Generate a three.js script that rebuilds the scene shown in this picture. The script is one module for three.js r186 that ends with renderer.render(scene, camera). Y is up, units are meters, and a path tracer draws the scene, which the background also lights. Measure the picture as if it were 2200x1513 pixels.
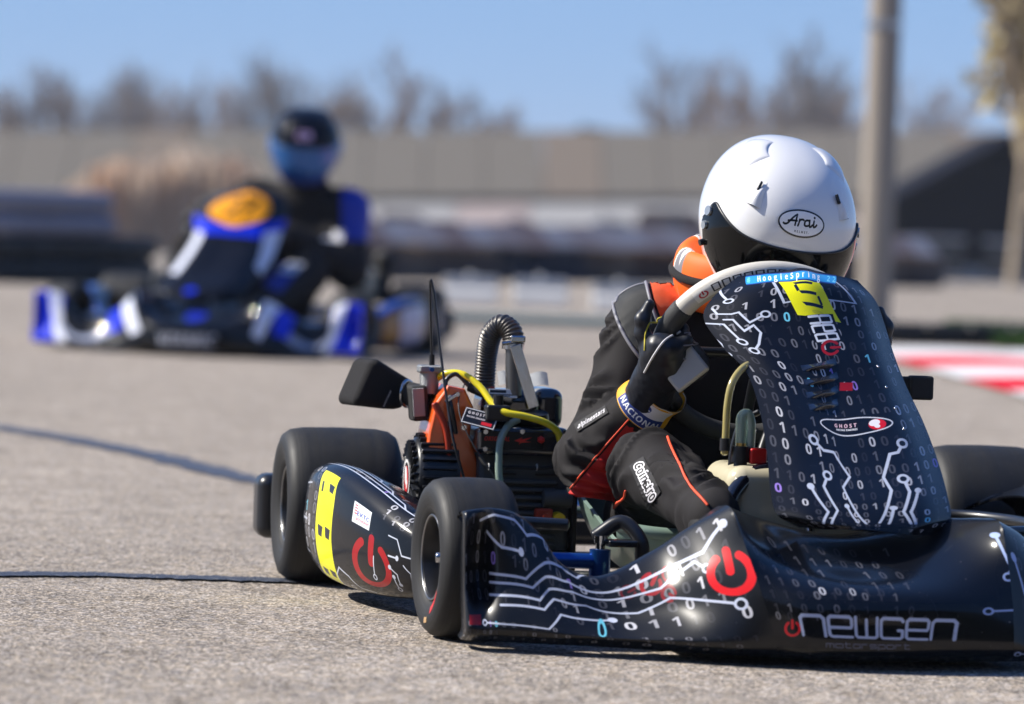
import * as THREE from 'three';
import { RoundedBoxGeometry } from 'three/addons/geometries/RoundedBoxGeometry.js';
import { mergeGeometries, mergeVertices } from 'three/addons/utils/BufferGeometryUtils.js';
import { MarchingCubes } from 'three/addons/objects/MarchingCubes.js';
import { ImprovedNoise } from 'three/addons/math/ImprovedNoise.js';

// ---------- camera, sky, sun, exposure ----------
const scene = new THREE.Scene();
const RAD = Math.PI / 180;
const camera = new THREE.PerspectiveCamera(8.416, 1024 / 704, 0.5, 3000);
camera.filmGauge = 36;
camera.position.set(0, 0.6962, 8.2075);
camera.rotation.order = 'YXZ';
camera.rotation.set(-1.7917 * RAD, 0, 2.087 * RAD);
camera.focus = 7.95;
camera.userData.fStop = 4.1;
camera.updateProjectionMatrix();

const renderer = new THREE.WebGLRenderer({ antialias: true });
renderer.toneMapping = THREE.LinearToneMapping;
renderer.toneMappingExposure = 1.5;
renderer.shadowMap.enabled = true;

const SUN = new THREE.Vector3(-0.74, 0.66, -0.10).normalize();
{
  const W = 512, H = 256, data = new Float32Array(W * H * 4);
  const mix = (a, b, t) => a + (b - a) * t;
  for (let r = 0; r < H; r++) {
    const up = ((r + 0.5) / H - 0.5) * Math.PI, y = Math.sin(up);
    for (let c = 0; c < W; c++) {
      const a = ((c + 0.5) / W - 0.5) * 2 * Math.PI, x = Math.cos(a) * Math.cos(up), z = Math.sin(a) * Math.cos(up);
      const h = Math.exp(-Math.max(0, y) * 3.2), h2 = Math.exp(-Math.max(0, y) * 30);
      let R = mix(0.02, 0.20, h), G = mix(0.08, 0.352, h), B = mix(0.285, 0.59, h);
      R = mix(R, 0.275, h2 * 0.85); G = mix(G, 0.365, h2 * 0.85); B = mix(B, 0.505, h2 * 0.85);
      const cs = Math.max(0, x * SUN.x + y * SUN.y + z * SUN.z), glow = 0.9 * Math.pow(cs, 60) + 0.25 * Math.pow(cs, 8);
      R += glow * 1.0; G += glow * 0.95; B += glow * 0.85;
      data.set([R, G, B, 1], (r * W + c) * 4);
    }
  }
  const t = new THREE.DataTexture(data, W, H, THREE.RGBAFormat, THREE.FloatType);
  t.mapping = THREE.EquirectangularReflectionMapping; t.magFilter = THREE.LinearFilter; t.minFilter = THREE.LinearFilter; t.needsUpdate = true;
  scene.background = t; scene.environment = t;
}
const sun = new THREE.DirectionalLight(new THREE.Color(1.0, 0.945, 0.86), 4.8);
sun.position.copy(SUN).multiplyScalar(30); sun.castShadow = true;
sun.shadow.mapSize.set(4096, 4096);
Object.assign(sun.shadow.camera, { left: -25, right: 25, top: 25, bottom: -25, near: 1, far: 120 });
scene.add(sun); scene.add(sun.target);
scene.fog = new THREE.FogExp2(new THREE.Color(0.80, 0.87, 1.0), 0.0004);

// ---------- helpers ----------
let seed = 7;
const rnd = () => { seed = (seed + 0x6d2b79f5) | 0; let t = Math.imul(seed ^ (seed >>> 15), 1 | seed); t = (t + Math.imul(t ^ (t >>> 7), 61 | t)) ^ t; return ((t ^ (t >>> 14)) >>> 0) / 4294967296; };
const rr = (a, b) => a + (b - a) * rnd();
const noise3 = new ImprovedNoise(), N = (x, y, z) => noise3.noise(x + 31.7, y + 17.3, z + 53.1);
const V = (a, b, c) => (Array.isArray(a) ? new THREE.Vector3(...a) : new THREE.Vector3(a, b, c));
const clamp = THREE.MathUtils.clamp, lerp = THREE.MathUtils.lerp, sstep = THREE.MathUtils.smoothstep;
const used = {};
const numbered = (n) => { const k = (used[n] = (used[n] ?? -1) + 1); return k ? n + '_' + String(k).padStart(3, '0') : n; };

function mat(color, rough = 0.6, o = {}) {
  const { cc, ccr, ...rest } = o;
  const m = new THREE.MeshPhysicalMaterial({ roughness: rough, ...rest });
  if (Array.isArray(color)) m.color.setRGB(...color); else m.color.set(color);
  if (cc) { m.clearcoat = cc; m.clearcoatRoughness = ccr ?? 0.05; }
  return m;
}
function put(name, geo, m, parent) {
  const o = new THREE.Mesh(geo, m); o.name = name; o.castShadow = o.receiveShadow = true; parent.add(o); return o;
}
function group(name, parent) { const g = new THREE.Group(); g.name = name; parent.add(g); return g; }
function thing(name, label, category, grp) {
  const g = new THREE.Group(); g.name = numbered(name); scene.add(g); g.userData = { label, category }; if (grp) g.userData.group = grp; return g;
}
function structure(name, geo, m) { const o = put(numbered(name), geo, m, scene); o.userData.kind = 'structure'; return o; }
const merged = (list) => { const l = list.map((g) => { const h = g.index ? g.toNonIndexed() : g; for (const k of Object.keys(h.attributes)) if (!['position', 'normal', 'uv'].includes(k)) h.deleteAttribute(k); return h; }); return mergeGeometries(l); };
const at = (g, x, y, z, rx = 0, ry = 0, rz = 0) => g.applyMatrix4(new THREE.Matrix4().makeRotationFromEuler(new THREE.Euler(rx, ry, rz))).translate(x, y, z);
const rbox = (w, h, d, r = 0.004, seg = 2) => new RoundedBoxGeometry(w, h, d, seg, Math.min(r, w / 2.01, h / 2.01, d / 2.01));
const boxAt = (x0, x1, y0, y1, z0, z1, r) => rbox(Math.abs(x1 - x0), Math.abs(y1 - y0), Math.abs(z1 - z0), r).translate((x0 + x1) / 2, (y0 + y1) / 2, (z0 + z1) / 2);

// indexed sheet from a function f(u,v) -> Vector3, u,v in 0..1; uv = (u, 1-v)
function sheet(f, nu, nv, closeU = false) {
  const pos = [], uv = [], idx = [];
  for (let j = 0; j <= nv; j++) for (let i = 0; i <= nu; i++) { const p = f(i / nu, j / nv); pos.push(p.x, p.y, p.z); uv.push(i / nu, 1 - j / nv); }
  for (let j = 0; j < nv; j++) for (let i = 0; i < nu; i++) { const a = j * (nu + 1) + i, b = a + 1, c = a + nu + 1, d = c + 1; idx.push(a, c, b, b, c, d); }
  const g = new THREE.BufferGeometry();
  g.setAttribute('position', new THREE.Float32BufferAttribute(pos, 3)); g.setAttribute('uv', new THREE.Float32BufferAttribute(uv, 2)); g.setIndex(idx);
  g.computeVertexNormals();
  if (closeU) { const n = g.attributes.normal; for (let j = 0; j <= nv; j++) { const a = j * (nu + 1), b = a + nu; const v = V(n.getX(a) + n.getX(b), n.getY(a) + n.getY(b), n.getZ(a) + n.getZ(b)).normalize(); n.setXYZ(a, v.x, v.y, v.z); n.setXYZ(b, v.x, v.y, v.z); } }
  return g;
}
// moulded shell: a sheet given thickness t behind it, with a closed rim; the back keeps its own uv strip
function shell(f, nu, nv, t) {
  const front = sheet(f, nu, nv), n = front.attributes.normal, p = front.attributes.position, uv = front.attributes.uv;
  const pos = [...p.array], nor = [...n.array], uvs = [...uv.array], idx = [...front.index.array], m = p.count;
  for (let i = 0; i < m; i++) { pos.push(p.getX(i) - n.getX(i) * t, p.getY(i) - n.getY(i) * t, p.getZ(i) - n.getZ(i) * t); nor.push(-n.getX(i), -n.getY(i), -n.getZ(i)); uvs.push(0.001, 0.001); }
  for (let k = 0; k < front.index.count; k += 3) idx.push(front.index.array[k] + m, front.index.array[k + 2] + m, front.index.array[k + 1] + m);
  const ring = [];
  for (let i = 0; i < nu; i++) ring.push(i);
  for (let j = 0; j < nv; j++) ring.push(j * (nu + 1) + nu);
  for (let i = nu; i > 0; i--) ring.push(nv * (nu + 1) + i);
  for (let j = nv; j > 0; j--) ring.push(j * (nu + 1));
  const base = pos.length / 3, R = ring.length;
  for (let k = 0; k < R; k++) {
    const a = ring[k], b = ring[(k + 1) % R], pr = ring[(k + R - 1) % R];
    const tan = V(p.getX(b) - p.getX(pr), p.getY(b) - p.getY(pr), p.getZ(b) - p.getZ(pr)).normalize(), nn = V(n.getX(a), n.getY(a), n.getZ(a)), out = nn.clone().cross(tan).negate().normalize();
    for (const s of [0, 1]) { pos.push(p.getX(a) - n.getX(a) * t * s, p.getY(a) - n.getY(a) * t * s, p.getZ(a) - n.getZ(a) * t * s); nor.push(-out.x, -out.y, -out.z); uvs.push(0.001, 0.001); }
  }
  for (let k = 0; k < R; k++) { const a = base + k * 2, b = base + ((k + 1) % R) * 2; idx.push(a, b, a + 1, b, b + 1, a + 1); }
  const g = new THREE.BufferGeometry();
  g.setAttribute('position', new THREE.Float32BufferAttribute(pos, 3)); g.setAttribute('normal', new THREE.Float32BufferAttribute(nor, 3)); g.setAttribute('uv', new THREE.Float32BufferAttribute(uvs, 2)); g.setIndex(idx);
  return g;
}
const cr = (a, b, c, d, t) => 0.5 * (2 * b + (c - a) * t + (2 * a - 5 * b + 4 * c - d) * t * t + (3 * b - a - 3 * c + d) * t * t * t);
function crAt(list, t) { // Catmull-Rom through arrays of numbers, t in 0..1
  const n = list.length - 1, s = clamp(t, 0, 1) * n, i = Math.min(Math.floor(s), n - 1), f = s - i, g = (k) => list[clamp(k, 0, n)];
  const ext = (k) => (k < 0 ? list[0].map((v, q) => 2 * v - list[1][q]) : k > n ? list[n].map((v, q) => 2 * v - list[n - 1][q]) : g(k));
  return list[0].map((_, q) => cr(ext(i - 1)[q], g(i)[q], g(i + 1)[q], ext(i + 2)[q], f));
}
// net[row][col] = [x,y,z] -> smooth surface function
const netSurf = (net) => (u, v) => V(crAt(net.map((row) => crAt(row, u)), v));
function tubeGeo(pts, r, seg = 40, sides = 10, closed = false, radiusAt) {
  const curve = new THREE.CatmullRomCurve3(pts.map((p) => V(p)), closed, 'centripetal');
  const g = new THREE.TubeGeometry(curve, seg, r, sides, closed);
  if (radiusAt) { const p = g.attributes.position; for (let i = 0; i <= seg; i++) { const c = curve.getPointAt(i / seg), k = radiusAt(i / seg); for (let j = 0; j <= sides; j++) { const q = i * (sides + 1) + j; p.setXYZ(q, c.x + (p.getX(q) - c.x) * k, c.y + (p.getY(q) - c.y) * k, c.z + (p.getZ(q) - c.z) * k); } } g.computeVertexNormals(); }
  if (closed) return g;
  const caps = [0, 1].map((e) => { const c = curve.getPointAt(e), t = curve.getTangentAt(e).multiplyScalar(e ? 1 : -1), k = r * (radiusAt ? radiusAt(e) : 1); const s = new THREE.SphereGeometry(k, sides, 4, 0, Math.PI * 2, 0, Math.PI / 2); s.scale(1, 0.45, 1); s.applyQuaternion(new THREE.Quaternion().setFromUnitVectors(V(0, 1, 0), t)); return s.translate(c.x, c.y, c.z); });
  return merged([g, ...caps]);
}
const rod = (a, b, r, sides = 14) => { const A = V(a), B = V(b), d = B.clone().sub(A), g = new THREE.CylinderGeometry(r, r, d.length(), sides); g.applyQuaternion(new THREE.Quaternion().setFromUnitVectors(V(0, 1, 0), d.normalize())); return g.translate((A.x + B.x) / 2, (A.y + B.y) / 2, (A.z + B.z) / 2); };
// turned body about the x axis: pts = [axial x, radius]
function turnX(pts, seg = 64) { const g = new THREE.LatheGeometry(pts.map(([x, r]) => new THREE.Vector2(Math.max(r, 1e-5), x)), seg); return g.rotateZ(-Math.PI / 2); }
function canvas(w, h, draw) { const c = document.createElement('canvas'); c.width = w; c.height = h; const x = c.getContext('2d'); draw(x, w, h); const t = new THREE.CanvasTexture(c); t.colorSpace = THREE.SRGBColorSpace; t.magFilter = THREE.LinearFilter; return t; }
function dataTex(w, h, f, srgb = false) { const d = new Uint8Array(w * h * 4); for (let y = 0; y < h; y++) for (let x = 0; x < w; x++) { const v = f(x, y), o = (y * w + x) * 4; for (let k = 0; k < 3; k++) d[o + k] = clamp(Array.isArray(v) ? v[k] : v, 0, 255); d[o + 3] = 255; } const t = new THREE.DataTexture(d, w, h); t.magFilter = THREE.LinearFilter; t.wrapS = t.wrapT = THREE.RepeatWrapping; if (srgb) t.colorSpace = THREE.SRGBColorSpace; t.needsUpdate = true; return t; }
// small dense lattice noise that tiles
function tileNoise(n, cells, s) { const g = new Float32Array(cells * cells); let q = s; for (let i = 0; i < g.length; i++) { q = Math.imul(q ^ (q >>> 15), 2246822519) + 374761393 | 0; g[i] = ((q ^ (q >>> 13)) >>> 0) / 4294967296; } return (x, y) => { const fx = x / n * cells, fy = y / n * cells, ix = Math.floor(fx), iy = Math.floor(fy), u = fx - ix, v = fy - iy, w = (a, b) => g[((b % cells) + cells) % cells * cells + ((a % cells) + cells) % cells], su = u * u * (3 - 2 * u), sv = v * v * (3 - 2 * v); return lerp(lerp(w(ix, iy), w(ix + 1, iy), su), lerp(w(ix, iy + 1), w(ix + 1, iy + 1), su), sv); }; }

// ---------- ground and setting ----------
const groundH = (x, z) => { // level track, then a gentle fall to the lower yard behind it
  const d = 8.2 - z; return -1.35 * sstep(d, 46, 130) ;
};
{
  const n = 2048, a = tileNoise(n, 1024, 11), b = tileNoise(n, 512, 23), c = tileNoise(n, 256, 37), e = tileNoise(n, 96, 41), f = tileNoise(n, 24, 59);
  const val = (x, y) => { const g = a(x, y) * 0.42 + b(x, y) * 0.4 + c(x, y) * 0.18; return g; };
  const map = dataTex(n, n, (x, y) => { const g = val(x, y), s = clamp((g - 0.5) * 1.7, -0.42, 0.46), big = (e(x, y) - 0.5) * 0.14 + (f(x, y) - 0.5) * 0.12; const pit = b(x + 531, y + 77) > 0.86 ? -0.22 : 0, k = 1 + s + big + pit, w = (c(x + 311, y + 19) - 0.5) * 0.10; return [146 * k * (1 + w * 0.5), 138 * k, 129 * k * (1 - w)]; }, true);
  const bump = dataTex(1024, 1024, (x, y) => 255 * val(x * 2, y * 2));
  for (const t of [map, bump]) { t.repeat.set(1 / 2.1, 1 / 2.1); }
  const asphalt = mat([1, 1, 1], 0.86, { map, bumpMap: bump, bumpScale: 0.0035, vertexColors: true, specularIntensity: 0.08 });
  // rows denser near the camera
  const zs = [], xs = []; for (let i = 0; i <= 120; i++) zs.push(9.5 - (Math.pow(i / 120, 3.2) * 1400 + i * 0.1)); for (let i = -70; i <= 70; i++) xs.push(Math.sign(i) * (Math.pow(Math.abs(i) / 70, 3) * 700 + Math.abs(i) * 0.09));
  const pos = [], uv = [], col = [], idx = [];
  zs.forEach((z) => xs.forEach((x) => { pos.push(x, groundH(x, z), z); uv.push(x, -z); const k = 1 + 0.10 * N(x * 0.5, 3, z * 0.22) + 0.07 * N(x * 1.7, 9, z * 1.1); col.push(1.0 * k, 0.985 * k, 0.965 * k); }));
  const w = xs.length; for (let j = 0; j < zs.length - 1; j++) for (let i = 0; i < w - 1; i++) { const q = j * w + i; idx.push(q, q + 1, q + w, q + 1, q + w + 1, q + w); }
  const g = new THREE.BufferGeometry(); g.setAttribute('position', new THREE.Float32BufferAttribute(pos, 3)); g.setAttribute('uv', new THREE.Float32BufferAttribute(uv, 2)); g.setAttribute('color', new THREE.Float32BufferAttribute(col, 3)); g.setIndex(idx); g.computeVertexNormals();
  structure('track_ground', g, asphalt);

  // two thin dark bluish strips with uneven edges, laid across the asphalt
  const darkStrip = mat([0.055, 0.062, 0.085], 0.5, { bumpMap: bump, bumpScale: 0.002 });
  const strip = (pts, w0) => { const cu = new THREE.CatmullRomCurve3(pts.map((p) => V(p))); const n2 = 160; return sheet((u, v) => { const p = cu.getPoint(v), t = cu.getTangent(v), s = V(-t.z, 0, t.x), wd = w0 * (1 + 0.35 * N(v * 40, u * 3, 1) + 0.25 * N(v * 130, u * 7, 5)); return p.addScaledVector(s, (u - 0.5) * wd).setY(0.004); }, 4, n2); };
  const t1 = put('dark_strip', strip([[-0.9422, 0, -0.2599], [-0.7511, 0, -0.3385], [-0.5523, 0, -0.3564], [-0.3527, 0, -0.3744], [-0.1528, 0, -0.4236]], 0.085), darkStrip, scene); t1.userData = { kind: 'structure' };
  const t2 = put('dark_strip_001', strip([[-1.5474, 0, -5.5695], [-1.253, 0, -5.0227], [-0.9687, 0, -4.3609], [-0.6191, 0, -3.3587], [-0.422, 0, -2.9404]], 0.115), darkStrip, scene); t2.userData = { kind: 'structure' };
}
{ // red and white kerb at the right, with a strip of grass behind it
  const red = mat([0.62, 0.008, 0.02], 0.6, { specularIntensity: 0.2 }), white = mat([0.72, 0.70, 0.68], 0.55), w = 2.6;
  const kerb = new THREE.Group(); kerb.name = 'kerb'; scene.add(kerb); kerb.userData = { kind: 'structure' };
  const A = V([1.8002, 0, -15.5188]), B = V([2.0339, 0, -10.0709]), far = V([1.9465, 0, -17.477]), dir = B.clone().sub(A).setY(0).normalize(), side = V(dir.z, 0, -dir.x); if (side.z > 0) side.negate();
  const nose = A.clone().addScaledVector(dir, -0.9), L = 1.35, wd = 3.2;
  for (let i = 0; i < 6; i++) {
    const g = sheet((u, v) => { const p = nose.clone().addScaledVector(dir, (i + u) * L + v * 1.1).addScaledVector(side, v * wd); p.y = 0.012 + 0.05 * Math.sin(v * Math.PI * 0.5) + 0.012 * Math.abs(Math.sin(v * 14)); return p; }, 8, 40);
    put('kerb_block', g, i % 2 ? red : white, kerb);
  }
  const grassM = mat([0.055, 0.12, 0.018], 0.9), blade = new THREE.PlaneGeometry(0.02, 0.09).translate(0, 0.045, 0), im = new THREE.InstancedMesh(blade, grassM, 5200), m4 = new THREE.Matrix4();
  const c0 = V([2.7593, 0, -17.9572]);
  for (let i = 0; i < 5200; i++) { const p = c0.clone().add(V(rr(-0.15, 3.2), 0, rr(-2.8, 0.35))); m4.makeRotationFromEuler(new THREE.Euler(rr(-0.4, 0.4), rr(0, 6.3), rr(-0.4, 0.4))).setPosition(p); im.setMatrixAt(i, m4); }
  im.name = 'grass_strip'; im.userData = { kind: 'stuff', label: 'green grass strip behind the red and white kerb', category: 'grass' }; scene.add(im);
}
const T = {
  roofOld: mat([0.15, 0.116, 0.082], 0.85),
  roof: mat([0.128, 0.110, 0.083], 0.8), wallWhite: mat([0.30, 0.29, 0.275], 0.75), brick: mat([0.34, 0.24, 0.2], 0.85), door: mat([0.12, 0.10, 0.09], 0.6),
  glass: mat([0.03, 0.04, 0.05], 0.1), frame: mat([0.5, 0.5, 0.5], 0.5), porchPink: mat([0.31, 0.25, 0.225], 0.75), tan: mat([0.36, 0.25, 0.165], 0.85), bark: mat([0.23, 0.18, 0.145], 0.9), darkRoof: mat([0.010, 0.011, 0.018], 0.9, { specularIntensity: 0.15 }), navyWall: mat([0.006, 0.007, 0.012], 0.9, { specularIntensity: 0.15 }),
  paleWall: mat([0.22, 0.24, 0.25], 0.7), pole: mat([0.31, 0.27, 0.225], 0.85), leaf: mat([0.46, 0.38, 0.19], 0.8, { side: THREE.DoubleSide, transmission: 0.25 }), rubber: mat([0.012, 0.012, 0.013], 0.65), whitePlastic: mat([0.55, 0.54, 0.52], 0.45), teal: mat([0.12, 0.2, 0.21], 0.6), greyTyre: mat([0.21, 0.21, 0.26], 0.6),
  carBlue: mat([0.01, 0.018, 0.045], 0.3, { cc: 1 }), carBrown: mat([0.07, 0.03, 0.02], 0.35, { cc: 1 }), carGrey: mat([0.1, 0.1, 0.11], 0.35, { cc: 1 }), carWhite: mat([0.6, 0.6, 0.6], 0.35, { cc: 1 }), tyre: mat([0.012, 0.012, 0.012], 0.8), steel: mat([0.5, 0.5, 0.5], 0.35, { metalness: 1 }),
};
{ // long low building with a grey pitched roof
  const b = thing('long_building', 'long low building with grey pitched roof and pale wall behind the track', 'building');
  b.position.set([2.7189, -0.0784, -191.7925][0], [2.7189, -0.0784, -191.7925][1], 0); b.rotation.z = 2.05 * RAD; const toOwn = (g) => g.translate(-b.position.x, -b.position.y, 0);
  const D = 200, c = V([2.7619, -1.2441, -191.7925]), gy = c.y, x0 = [-9.8986, -0.9271, -191.7925][0] - 14, x1 = [21.1919, 0.2056, -191.7925][0] + 10, ev = [2.6767, 1.0674, -191.7925][1], rg = [2.6537, 3.8773, -197.7925][1], z = c.z;
  const len = x1 - x0, cx = (x0 + x1) / 2;
  put('wall', toOwn(boxAt(x0 + 0.4, x1 - 0.4, gy - 2.2, ev - 0.05, z - 11, z, 0.02)), T.brick, b);
  { const yb = [2.6537, -0.1348, -186.7925][1], n = 18; for (let i = 0; i < n; i++) { const a = x0 + i / n * len, e = x0 + (i + 1) / n * len - 0.06, g = sheet((u, v) => V(lerp(a, e, u), lerp(ev - 0.2, yb, v), z + 0.05 + v * 5), 1, 2); put('porch_panel', toOwn(g), i % 5 === 2 ? T.porchPink : T.wallWhite, b); put('porch_post', toOwn(at(new THREE.CylinderGeometry(0.08, 0.08, yb - gy + 2.2, 8), a + 0.3, (yb + gy - 2.2) / 2, z + 4.9)), T.frame, b); } }
  const np = 22;
  for (let i = 0; i < np; i++) { // roof panels with standing seams
    const a = x0 + (i / np) * len, e = x0 + ((i + 1) / np) * len - 0.05;
    const sh = new THREE.Shape([[0.6, ev], [-6, rg], [-12.4, ev], [-12.4, ev - 0.14], [-6, rg - 0.14], [0.6, ev - 0.14]].map((p) => new THREE.Vector2(...p)));
    const g = new THREE.ExtrudeGeometry(sh, { depth: e - a, bevelEnabled: false }); g.rotateY(-Math.PI / 2); g.translate(e, 0, z);
    put('roof_panel', toOwn(g), i % 7 === 3 ? T.roofOld : T.roof, b);
  }
  for (let i = 0; i < 12; i++) { const a = x0 + (i + 0.35) / 12 * len; const dr = i % 3 === 1; put(dr ? 'door' : 'window', toOwn(boxAt(a, a + (dr ? 1.6 : 1.2), dr ? gy : gy + 0.75, [2.7261, -0.2726, -191.7925][1], z - 0.05, z + 0.06, 0.01)), dr ? T.door : T.glass, b); }
}
{ // dry ochre thicket behind the rear kart
  const tones = [[0.64, 0.42, 0.27], [0.58, 0.45, 0.33], [0.60, 0.49, 0.39], [0.54, 0.39, 0.27]], reed = new THREE.PlaneGeometry(0.13, 1, 1, 3).translate(0, 0.5, 0), im = new THREE.InstancedMesh(reed, mat([1, 1, 1], 0.9, { side: THREE.DoubleSide, transmission: 0.5 }), 3200), m4 = new THREE.Matrix4(), c = new THREE.Color();
  const x0 = [-13.5089, -0.6167, -121.7925][0], x1 = [-5.9288, -0.3405, -121.7925][0];
  for (let i = 0; i < 3200; i++) { const u = rnd(), x = lerp(x0, x1, u), z = 8.2 - 130 - rr(0, 2.2), edge = Math.min(1, u * 2.6, (1 - u) * 4), top = [-9.6639, 1.6215, -121.7925][1] + 0.4 * N(x * 0.9, 1, 2) + 0.2 * N(x * 3, 5, 2), gy = groundH(x, z), h = (top - gy) * lerp(0.45, 1, edge) * rr(0.6, 1.04); m4.compose(V(x, gy, z), new THREE.Quaternion().setFromEuler(new THREE.Euler(rr(-0.15, 0.15), rr(0, 6.3), rr(-0.12, 0.12))), V(1, h, 1)); im.setMatrixAt(i, m4); const t = tones[clamp(Math.floor(2 + 3.2 * N(x * 0.55, 8, 3) + rr(-0.6, 0.6)), 0, 3)]; im.setColorAt(i, c.setRGB(...t)); }
  im.name = 'dry_thicket'; im.userData = { kind: 'stuff', label: 'dry ochre reed thicket behind the blue kart', category: 'thicket' }; scene.add(im);
  // dark foliage added behind the camera, unseen, to darken reflections in the bodywork
  const lf = new THREE.PlaneGeometry(0.9, 0.9), addedFoliage = new THREE.InstancedMesh(lf, mat([0.032, 0.045, 0.024], 0.95, { side: THREE.DoubleSide, specularIntensity: 0.2 }), 26000);
  for (let i = 0; i < 26000; i++) { const a = rr(-1.25, 1.25), R = rr(17, 23), x = Math.sin(a) * R * 1.4, z = 12 + Math.cos(a) * R * 0.8, top = 9.5 + 3 * N(x * 0.25, 4, z * 0.2), y = top * Math.pow(rnd(), 0.8); m4.compose(V(x, y, z), new THREE.Quaternion().setFromEuler(new THREE.Euler(rr(0, 6.3), rr(0, 6.3), 0)), V(1, 1, 1)); addedFoliage.setMatrixAt(i, m4); }
  addedFoliage.name = 'unseen_foliage'; addedFoliage.userData = { kind: 'stuff', label: 'added unseen evergreen foliage that darkens reflections in the glossy bodywork', category: 'addedFoliage' }; scene.add(addedFoliage);
}
{ // dark gabled house at the right edge
  const b = thing('gabled_house', 'dark gabled house with pale lower wall behind the black barrier', 'house');
  const D = 90, z = 8.2 - D, gy = groundH(0, z), xl = [7.065, -0.1399, -81.7925][0], xr = xl + 4.4, ey = [7.1553, 0.9138, -81.7925][1], xm = (xl + xr) / 2, ry = [8.9565, 1.8541, -81.7925][1] + 0.35;
  put('lower_wall', boxAt(xl + 0.1, xr - 0.1, gy - 0.2, [7.7243, -0.2034, -81.7925][1], z - 6, z, 0.01), T.paleWall, b);
  const gab = new THREE.Shape([[xl + 0.1, [7.7243, -0.2034, -81.7925][1]], [xr - 0.1, [7.7243, -0.2034, -81.7925][1]], [xr - 0.1, ey], [xm, ry - 0.12], [xl + 0.1, ey]].map((p) => new THREE.Vector2(...p)));
  put('gable_wall', new THREE.ExtrudeGeometry(gab, { depth: 6, bevelEnabled: false }).translate(0, 0, z - 6), T.navyWall, b);
  for (const s of [-1, 1]) { const e = s < 0 ? xl - 0.45 : xr + 0.45, sl = (ry - ey) / (xm - xl), sh = new THREE.Shape([[xm, ry], [e, ey - 0.45 * sl], [e, ey - 0.45 * sl + 0.14], [xm, ry + 0.16]].map((p) => new THREE.Vector2(...p))); put('roof_slope', new THREE.ExtrudeGeometry(sh, { depth: 7, bevelEnabled: false }).translate(0, 0, z - 6.5), T.darkRoof, b); }
  for (let i = 0; i < 3; i++) { const a = xl + 0.45 + i * 1.3; const w = put('window', boxAt(a, a + 0.9, gy + 0.35, gy + 1.0, z + 0.002, z + 0.05, 0.01), T.glass, b); put('window_head', boxAt(a - 0.05, a + 0.95, gy + 1.0, gy + 1.06, z + 0.002, z + 0.08, 0.01), T.frame, w); put('window_sill', boxAt(a - 0.05, a + 0.95, gy + 0.29, gy + 0.35, z + 0.002, z + 0.08, 0.01), T.frame, w); }
}
{ // wooden utility pole, lit from the left
  const b = thing('utility_pole', 'tall wooden utility pole behind the front driver', 'pole');
  const p = V([2.2739, 0, -22.0154]), g = new THREE.CylinderGeometry(0.090, 0.108, 9, 20, 12); b.position.copy(p);
  const gp = g.attributes.position; for (let i = 0; i < gp.count; i++) { const k = 1 + 0.05 * N(gp.getX(i) * 20, gp.getY(i) * 1.5, gp.getZ(i) * 20); gp.setX(i, gp.getX(i) * k); gp.setZ(i, gp.getZ(i) * k); } g.computeVertexNormals();
  put('pole_shaft', g.translate(0, 4.5, 0), T.pole, b); put('crossarm', boxAt(-0.9, 0.9, 8.2, 8.32, 0.1, 0.2, 0.01), T.pole, b); put('step_band', at(new THREE.CylinderGeometry(0.112, 0.112, 0.05, 20), 0, 1.9, 0), T.steel, b);
}
// bare trees: trunk and branching limbs, twigs as one mass per tree
function bareTree(x, z, h, label, grp, m, leafy) {
  const t = thing('bare_tree', label, 'tree', grp); t.position.set(x, groundH(x, z) - 0.1, z);
  const limbs = [], twigs = [];
  const grow = (p, d, len, r, lv) => {
    const q = p.clone().addScaledVector(d, len); (lv < 2 ? limbs : twigs).push([p, q, r, lv]);
    if (lv >= 4) return; const n = lv === 0 ? 7 : lv === 1 ? 5 : 4;
    for (let i = 0; i < n; i++) { const f = lv === 0 ? 0.4 + 0.6 * (i + rnd()) / n : 0.25 + 0.75 * (i + rnd()) / n; const nd = d.clone().multiplyScalar(0.85).add(V(rr(-1, 1), rr(0, 0.75), rr(-1, 1)).multiplyScalar(0.75)).normalize(); grow(p.clone().addScaledVector(d, len * f), nd, len * rr(0.42, 0.62), r * 0.5, lv + 1); }
  };
  grow(V(0, 0, 0), V(rr(-0.06, 0.06), 1, 0).normalize(), h * 0.5, h * 0.02, 0);
  const seg = (a) => { const [p, q, r] = a, g = new THREE.CylinderGeometry(r * 0.6, r, p.distanceTo(q), 4, 1, true); g.applyQuaternion(new THREE.Quaternion().setFromUnitVectors(V(0, 1, 0), q.clone().sub(p).normalize())); return g.translate((p.x + q.x) / 2, (p.y + q.y) / 2, (p.z + q.z) / 2); };
  put('trunk', merged(limbs.map(seg)), m, t); const cw = put('crown', merged(twigs.map((a) => seg([a[0], a[1], Math.max(a[2], 0.03)]))), m, t);
  if (leafy) { const lg = []; for (const tw of twigs) if (rnd() < leafy) for (let k = 0; k < 3; k++) { const g = new THREE.PlaneGeometry(0.12, 0.17); g.rotateX(rr(0, 6)); g.rotateY(rr(0, 6)); const p = tw[1]; lg.push(g.translate(p.x + rr(-0.15, 0.15), p.y + rr(-0.15, 0.15), p.z + rr(-0.15, 0.15))); } put('leaves', merged(lg), T.leaf, t); }
  return t;
}
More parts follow.
